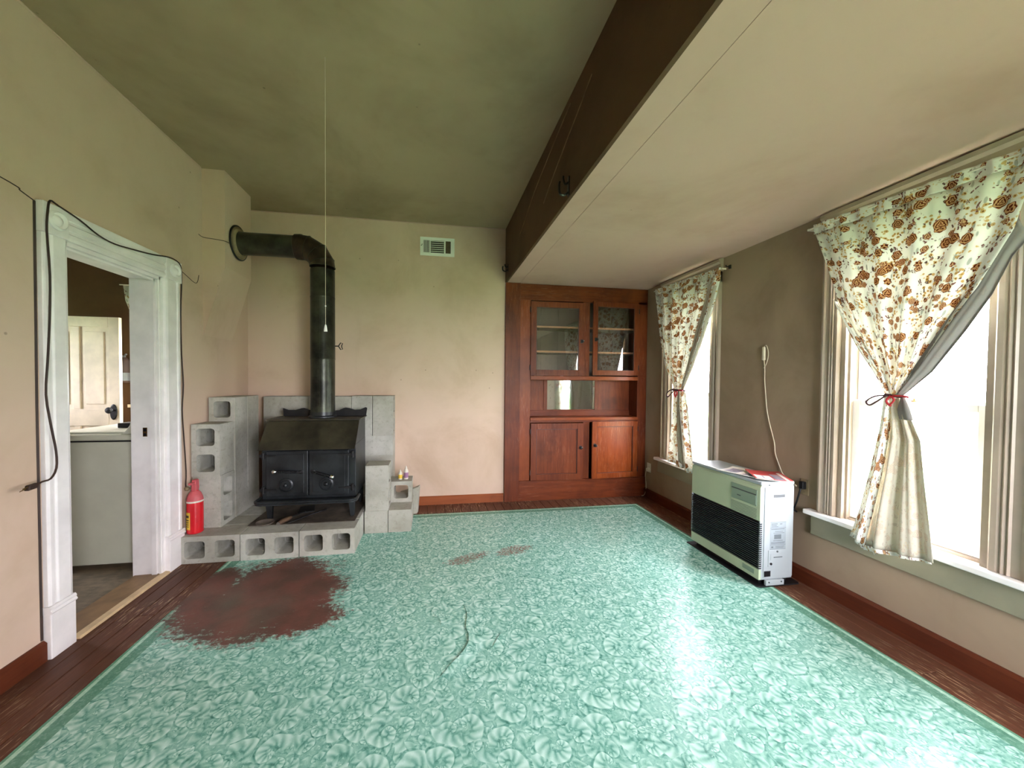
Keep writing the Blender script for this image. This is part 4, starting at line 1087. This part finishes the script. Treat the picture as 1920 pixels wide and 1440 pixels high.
MB().tube(arc([(hx1, 2.03, .53), (hx1 + .02, 2.04, .5), (2.44, 2.06, .46)]), .006, 6).build('flue_stub', 'black_plastic', ht)

# magazines on the heater
def magazine(name, cx, cy, z, w, h, ang, cover, curl, label, patches):
    t = thing(name, (cx, cy, z), label, 'magazine', 'papers on the heater')
    mt = Matrix.Translation((cx, cy, z)) @ Matrix.Rotation(ang, 4, 'Z')
    def sheet(nm, mat, u0, u1, v0, v1, dz, par, n=10):
        vs = []
        for i in range(n + 1):
            for j in range(2):
                u = u0 + (u1 - u0) * i / n; v = v0 + (v1 - v0) * j
                vs += [(u * w, v * h, curl * max(0, abs(u) - .2) ** 1.6 + dz), (u * w, v * h, curl * max(0, abs(u) - .2) ** 1.6 + dz + .0022)]
        fs = []
        for i in range(n):
            a = i * 4; b = a + 4
            fs += [(a, a + 2, b + 2, b), (a + 1, b + 1, b + 3, a + 3), (a, b, b + 1, a + 1), (a + 2, a + 3, b + 3, b + 2)]
        fs += [(0, 1, 3, 2), (n * 4, n * 4 + 2, n * 4 + 3, n * 4 + 1)]
        return MB().add(vs, fs).xf(mt).build(nm, mat, par)
    sheet('pages', 'paper', -.5, .5, -.5, .5, .0, t)
    c = sheet('cover', cover, -.5, .5, -.5, .5, .0023, t)
    for (u0, u1, v0, v1, pm_) in patches: sheet('cover_print', pm_, u0, u1, v0, v1, .003, c, 4)
magazine('magazine', 2.185, 2.215, hz1 + .0006, .21, .27, .35, 'paper', .06, 'white and grey printed magazine lying open on the heater', [(-.42, .1, -.42, -.05, 'paper_grey'), (-.3, .3, .1, .4, 'paper_grey'), (.2, .45, -.4, 0, 'paper_grey')])
magazine('magazine', 2.25, 2.10, hz1 + .012, .20, .26, -.55, 'paper_red', .03, 'red-covered magazine lying on top of the papers on the heater', [(-.45, .0, -.48, -.1, 'paper'), (-.4, -.1, -.4, -.15, 'paper_grey'), (.05, .3, -.45, .1, 'paper_grey'), (.33, .42, -.48, .3, 'paper')])

# ------------------------------------------------------------------ cords and outlets on the right wall
xo = R - .008
oc = thing('wall_outlet', (R, 2.025, .6), 'dark wall outlet with a black plug beside the heater', 'outlet')
bx('plate', 'collar', oc, R - .006, R - .0005, 2.0, 2.052, .585, .69, .002)
bx('plug', 'black_plastic', oc, R - .036, R - .006, 2.012, 2.04, .625, .675, .004)
tag(MB().tube(arc([(R - .036, 2.024, .63), (R - .045, 2.03, .58), (R - .04, 2.05, .52), (R - .03, 2.09, .44), (R - .05, 2.14, .38), (2.36, 2.18, .34)]), .005, 6).build('power_cord', 'black_plastic', None, 0, 'all'), 'black power cord from the outlet to the back of the heater', 'cord')
tc = thing('thermostat_cord', (R - .01, 2.2, .6), 'cream cord trailing down the wall from a switch to the outlet', 'cord')
MB().tube(arc([(xo, 2.335, 1.46), (xo, 2.333, 1.35), (xo, 2.32, 1.22), (xo, 2.308, 1.125), (xo, 2.285, 1.03), (xo, 2.245, .9), (xo, 2.235, .82), (xo, 2.2, .735), (xo - .01, 2.165, .69), (xo - .02, 2.11, .66), (xo - .032, 2.06, .645), (xo - .038, 2.045, .64), (xo - .036, 2.06, .637), (xo - .034, 2.09, .64), (xo - .05, 2.12, .645)]), .0032, 6).build('cable', 'cord_white', tc, 0, 'all')
ws = thing('wall_thermostat', (R, 2.34, 1.44), 'slim cream in-line switch with a looped cord fixed on the taupe wall', 'switch')
bx('switch_body', 'cord_white', ws, R - .02, R - .0005, 2.333, 2.353, 1.50, 1.6, .005)
MB().tube(arc([(xo, 2.343, 1.6), (xo, 2.328, 1.61), (xo, 2.312, 1.57), (xo, 2.31, 1.52), (xo, 2.325, 1.47), (xo, 2.345, 1.44)]), .003, 6).build('cord_loop', 'cord_white', ws, 0, 'all')
MB().tube([(xo, 2.343, 1.5), (xo, 2.337, 1.46)], .003, 6).build('lead', 'cord_white', ws)
po = thing('plug_outlet', (R, 3.76, .3), 'round white plug in an outlet low beside the china cabinet', 'outlet')
bx('plate', 'white_plastic', po, R - .006, R - .0005, 3.73, 3.8, .295, .4, .002)
MB().lathe([(.022, 0), (.024, -.012), (.018, -.03), (.008, -.034)], (R - .006, 3.755, .33), 'x', 14).build('plug', 'white_plastic', po)
MB().tube(arc([(R - .036, 3.76, .33), (R - .03, 3.79, .25), (R - .012, 3.80, .12), (R - .03, 3.8, .03), (R - .06, 3.815, .006)]), .003, 6).build('lead', 'cord_white', po)

# ------------------------------------------------------------------ curtains
def cloth(rows, x0, nu, amp, npl, name, mat, parent, uvw, ph=0.0, xs=None, solid=.0012):
    """rows: (z_far, z_near, y_far, y_near, x offset, pleat scale). Points run from the far to the near edge"""
    m = MB(); vs = []; uv = []
    dense = []
    K = 5
    for i in range(len(rows) - 1):
        for k in range(K):
            t = k / K; t = t * t * (3 - 2 * t) * .5 + t * .5
            dense.append([a + (b - a) * t for a, b in zip(rows[i], rows[i + 1])])
    dense.append(list(rows[-1]))
    ln = 0; prev = None
    for r_ in dense:
        zm = (r_[0] + r_[1]) / 2
        if prev is not None: ln += math.hypot(zm - prev, 0)
        prev = zm
        for j in range(nu + 1):
            u = j / nu
            y = r_[2] + (r_[3] - r_[2]) * u
            z = r_[0] + (r_[1] - r_[0]) * u
            px = math.sin(2 * math.pi * npl * u + ph) + .4 * math.sin(2 * math.pi * npl * 2.3 * u + ph * 2 + zm * 2)
            vs.append((x0 + r_[4] + amp * r_[5] * px, y, z)); uv.append((u * uvw, -ln))
    n = nu + 1
    fs = [(i * n + j, i * n + j + 1, (i + 1) * n + j + 1, (i + 1) * n + j) for i in range(len(dense) - 1) for j in range(nu)]
    return m.add(vs, fs).build(name, mat, parent, 0, 'all', uv, solid)
xk = R - .075
c1t = thing('curtain', (xk, 1.55, .45), 'large floral curtain tied at the waist before the window nearest the heater outlet', 'curtain', 'floral tied curtains')
# header pocket and fan-shaped upper part
cloth([(2.335, 2.30, 1.955, 1.10, 0, .6), (2.275, 2.235, 1.95, 1.095, 0, .8)], xk, 60, .010, 9, 'header_pocket', 'floral', c1t, .85)
cloth([(2.276, 2.236, 1.948, 1.096, .002, .8), (2.05, 1.98, 1.872, 1.15, .0, 1.0), (1.84, 1.76, 1.808, 1.245, -.003, 1.1), (1.57, 1.56, 1.692, 1.35, -.008, 1.2), (1.39, 1.39, 1.594, 1.43, -.01, 1.3), (1.275, 1.275, 1.548, 1.49, -.01, 1.0)], xk, 70, .011, 4.5, 'upper_cloth', 'floral', c1t, .85, .6)
# the turned-over near edge shows the grey back of the cloth
cloth([(2.05, 1.93, 1.155, 1.115, .012, .3), (1.93, 1.87, 1.2, 1.155, .006, .6), (1.79, 1.72, 1.26, 1.205, 0, .8), (1.62, 1.57, 1.345, 1.275, -.012, 1), (1.42, 1.39, 1.44, 1.375, -.02, 1), (1.275, 1.275, 1.51, 1.475, -.02, .6)], xk, 16, .010, 1.2, 'turned_edge', 'lining_grey', c1t, .14, 1.0)
cloth([(1.84, 1.81, 1.83, 1.80, -.006, .3), (1.57, 1.55, 1.705, 1.655, -.022, .8), (1.39, 1.385, 1.605, 1.56, -.026, 1), (1.275, 1.27, 1.552, 1.53, -.022, .6)], xk, 14, .008, 1.0, 'side_fold', 'floral', c1t, .12, 2.0)
# skirt below the tie
cloth([(1.265, 1.265, 1.535, 1.478, -.012, .8), (1.16, 1.16, 1.535, 1.445, -.014, 1), (1.05, 1.05, 1.54, 1.405, -.014, 1.1), (.86, .86, 1.572, 1.388, -.012, 1.2), (.62, .62, 1.62, 1.362, -.010, 1.3), (.43, .475, 1.645, 1.347, -.008, 1.4)], xk, 44, .012, 2.6, 'skirt_back_of_cloth', 'lining', c1t, .55, .3)
cloth([(1.265, 1.265, 1.555, 1.53, -.02, .5), (1.1, 1.1, 1.568, 1.53, -.024, 1), (.86, .86, 1.608, 1.555, -.022, 1), (.62, .62, 1.655, 1.595, -.018, 1), (.455, .43, 1.70, 1.63, -.014, 1)], xk, 14, .01, 1.2, 'skirt_floral_edge', 'floral', c1t, .25, .0)
cloth([(.50, .47, 1.698, 1.60, .004, .8), (.42, .40, 1.685, 1.585, .002, 1)], xk, 14, .008, 1.5, 'hem', 'floral', c1t, .3, .5)
cloth([(.432, .475, 1.64, 1.352, -.016, 1.3), (.405, .468, 1.632, 1.348, -.017, 1.3)], xk, 30, .010, 2.6, 'hem', 'floral', c1t, .6, .3)
cloth([(1.262, 1.262, 1.482, 1.462, -.03, .5), (1.2, 1.2, 1.492, 1.435, -.036, 1), (1.15, 1.15, 1.485, 1.425, -.032, 1)], xk, 8, .008, .6, 'gathered_fold', 'lining_grey', c1t, .1, 1.4)
def tie(parent, y, z, w, s_):
    el = [Vector((xk - .012 + (.034 * s_) * math.cos(a), y + w * math.sin(a), z + .004 * math.sin(a))) for a in [2 * math.pi * k / 20 for k in range(21)]]
    t = MB().tube(el, .0075 * s_, 6).build('tie_ribbon', 'ribbon_dark', parent, 0, 'all')
    xx = xk - .05
    MB().tube(arc([(xx, y + .01, z), (xx - .004, y + .06 * s_, z - .006), (xx, y + .1 * s_, z - .035 * s_), (xx, y + .085 * s_, z - .055 * s_), (xx, y + .05 * s_, z - .03 * s_), (xx, y + .02, z - .004)]), .0045 * s_, 6).build('bow_loop', 'ribbon_dark', t, 0, 'all')
    MB().tube(arc([(xx, y, z - .004), (xx - .003, y + .012, z - .03 * s_), (xx, y - .006, z - .055 * s_)]), .005 * s_, 6).tube(arc([(xx, y, z), (xx - .003, y - .02 * s_, z - .02 * s_), (xx, y - .004, z - .045 * s_)]), .0045 * s_, 6).tube(arc([(xx, y - .01, z), (xx, y - .05 * s_, z - .001), (xx, y - .075 * s_, z - .006)]), .0045 * s_, 6).build('bow_tail', 'ribbon', t, 0, 'all')
tie(c1t, 1.512, 1.27, .036, 1.0)
MB().tube([(xk + .002, 1.99, 2.318), (xk + .002, 1.06, 2.28)], .005, 8).build('curtain_rod', 'white_plastic', c1t)
bx('rod_bracket', 'white_plastic', c1t, xk, R - .03, 1.985, 1.995, 2.312, 2.324)

c2t = thing('curtain', (xk, 3.15, .47), 'floral curtain tied with red ribbon before the window beside the china cabinet', 'curtain', 'floral tied curtains')
cloth([(2.335, 2.30, 3.60, 2.70, 0, .6), (2.27, 2.235, 3.595, 2.70, 0, .8)], xk, 50, .012, 10, 'header_pocket', 'floral', c2t, .9, .4)
cloth([(2.272, 2.237, 3.593, 2.705, .002, .9), (2.05, 2.02, 3.54, 2.765, 0, 1.1), (1.78, 1.75, 3.49, 2.87, -.004, 1.2), (1.48, 1.46, 3.39, 3.0, -.008, 1.2), (1.26, 1.26, 3.235, 3.105, -.01, 1.0)], xk, 64, .016, 5, 'upper_cloth', 'floral', c2t, .85, .2)
cloth([(2.2, 2.15, 2.80, 2.73, -.012, .5), (2.05, 2.02, 2.86, 2.765, -.014, .7), (1.78, 1.75, 2.965, 2.865, -.016, 1), (1.48, 1.46, 3.06, 2.99, -.02, 1), (1.26, 1.26, 3.14, 3.10, -.02, .6)], xk, 14, .008, 1.0, 'turned_edge', 'lining', c2t, .14, .8)
cloth([(1.25, 1.25, 3.23, 3.1, -.012, .8), (1.1, 1.1, 3.25, 3.06, -.014, 1.1), (.85, .85, 3.29, 3.02, -.012, 1.3), (.54, .475, 3.355, 2.96, -.008, 1.5)], xk, 40, .015, 3.2, 'skirt', 'floral', c2t, .6, .9)
cloth([(1.25, 1.25, 3.16, 3.13, -.032, .6), (1.1, 1.1, 3.17, 3.11, -.036, 1), (.8, .8, 3.16, 3.06, -.036, 1), (.56, .53, 3.14, 3.03, -.032, 1)], xk, 12, .008, .7, 'skirt_back_of_cloth', 'lining', c2t, .16, .3)
tie(c2t, 3.17, 1.255, .07, 1.3)
MB().tube([(xk + .002, 3.62, 2.318), (xk + .002, 2.68, 2.28)], .005, 8).build('curtain_rod', 'white_plastic', c2t)
bx('rod_bracket', 'white_plastic', c2t, xk, R - .03, 2.69, 2.70, 2.28, 2.292)
tag(MB().box(R - .012, R - .0005, 2.672, 2.69, 2.285, 2.315).tube(arc([(R - .012, 2.68, 2.3), (R - .045, 2.675, 2.3), (R - .05, 2.672, 2.31)]), .004, 6).build('rod_hook', 'blackm'), 'small dark rod hook on the wall beside the far window casing', 'hook')

# ------------------------------------------------------------------ things in the room beyond the doorway
wa = thing('washing_machine', (-2.29, 3.18, 0), 'white top-loading washing machine seen from its side through the doorway', 'washing machine')
wy0, wy1, wx0, wx1 = 2.85, 3.52, -2.64, -1.985
bx('cabinet', 'appliance', wa, wx0, wx1, wy0, wy1, .03, .885, .008)
bx('top', 'appliance', wa, wx0 - .006, wx1, wy0 - .004, wy1 + .004, .893, .935, .012)
bx('top_gap', 'black_plastic', wa, wx0 + .006, wx1 - .004, wy0 + .004, wy1 - .004, .885, .893)
bx('lid', 'appliance', wa, wx0 + .05, -2.16, wy0 + .06, wy1 - .06, .935, .947, .005)
MB().prism([(wx1 - .16, .936), (wx1 - .13, .955), (wx1 - .10, 1.0), (wx1 - .075, 1.12), (wx1 - .055, 1.155), (wx1, 1.16), (wx1, .936)], 'y', wy0 + .002, wy1 - .002).build('console', 'appliance', wa, .006)
bx('recess_emboss', 'appliance', wa, wx0 + .06, -2.42, wy0 - .003, wy0 + .001, .17, .176)
for x in (wx0 + .06, wx1 - .06):
    for y in (wy0 + .06, wy1 - .06): MB().lathe([(.02, 0), (.02, .01), (.01, .03)], (x, y, .0005), 'z', 10).build('foot', 'black_plastic', wa)
tag(MB().box(-2.36, -2.17, 3.12, 3.22, .9485, .985).build('black_box', 'black_plastic', None, .004), 'flat black box lying on the washing machine lid', 'box')
dl = thing('panel_door', (-3.3, 3.95, 0), 'cream painted panel door standing open beyond the washing machine', 'door')
dx0, dx1, dy = -3.62, -2.965, 3.95
m = MB()
for a, b, c, d in ((dx0, dx0 + .1, .02, 1.905), (dx1 - .09, dx1, .02, 1.905), (dx0 + .1, dx1 - .09, .02, .22), (dx0 + .1, dx1 - .09, .87, 1.03), (dx0 + .1, dx1 - .09, 1.81, 1.905), (-3.345, -3.29, .22, .87), (-3.345, -3.29, 1.03, 1.81)):
    m.box(a, b, dy, dy + .036, c, d)
m.build('frame', 'cream', dl, .004)
for a, b in ((dx0 + .1, -3.345), (-3.29, dx1 - .09)):
    for c, d in ((.22, .87), (1.03, 1.81)):
        pn = MB().box(a, b, dy + .012, dy + .024, c, d).build('panel', 'cream', dl)
        MB().box(a + .04, b - .04, dy + .004, dy + .012, c + .045, d - .045).build('raised_field', 'cream', pn, .004)
kp = MB().lathe([(.5, 0), (.5, -.006), (.42, -.009)], (0, 0, 0), 'y', 20)
kp.xf(Matrix.Translation((-3.015, dy, 1.0)) @ Matrix.Diagonal((.06, 1, .15, 1))).build('escutcheon', 'blackm', dl)
MB().lathe([(.01, 0), (.01, -.03), (.026, -.04), (.03, -.052), (.022, -.064), (.001, -.068)], (-3.015, dy - .006, 1.02), 'y', 16).build('knob', 'blackm', dl, 0, True)
xw = thing('wall_extinguisher', (-3.075, 4.17, 1.28), 'small dark fire extinguisher with a pale label hanging on the brown wall', 'fire extinguisher')
MB().lathe([(.04, 0), (.044, .006), (.044, .2), (.034, .235), (.016, .255)], (-3.075, 4.155, 1.28), 'z', 16).build('cylinder', 'cord_brown', xw, 0, True)
MB().lathe([(.0455, .02), (.0455, .1)], (-3.075, 4.155, 1.28), 'z', 16, False).build('label_band', 'grey_print', xw)
MB().tube([(-3.11, 4.15, 1.55), (-3.075, 4.15, 1.545), (-3.03, 4.12, 1.565)], .008, 6).tube([(-3.075, 4.155, 1.53), (-3.075, 4.155, 1.55)], .014, 8).build('lever', 'grey_print', xw)
bx('bracket', 'blackm', xw, -3.09, -3.06, 4.19, 4.1995, 1.33, 1.45)
kc = thing('curtain', (-2.9, 4.13, 1.7), 'floral curtain on the window of the room beyond the doorway', 'curtain')
def cloth_y(rows, y0, nu, amp, npl, name, mat, parent, uvw):
    vs = []; uv = []; ln = 0; prev = rows[0][0]
    for z, xa, xb in rows:
        ln += abs(z - prev); prev = z
        for j in range(nu + 1):
            u = j / nu; vs.append((xa + (xb - xa) * u, y0 + amp * math.sin(2 * math.pi * npl * u), z)); uv.append((u * uvw, -ln))
    n = nu + 1
    return MB().add(vs, [(i * n + j, i * n + j + 1, (i + 1) * n + j + 1, (i + 1) * n + j) for i in range(len(rows) - 1) for j in range(nu)]).build(name, mat, parent, 0, 'all', uv, .0012)
cloth_y([(2.26, -3.05, -2.15), (2.1, -3.03, -2.15), (1.9, -2.96, -2.2), (1.7, -2.86, -2.3), (1.5, -2.74, -2.42), (1.3, -2.62, -2.52)], 4.12, 40, .012, 7, 'cloth', 'floral', kc, .9)
MB().tube([(-3.08, 4.12, 2.255), (-2.1, 4.12, 2.255)], .005, 8).build('curtain_rod', 'white_plastic', kc)
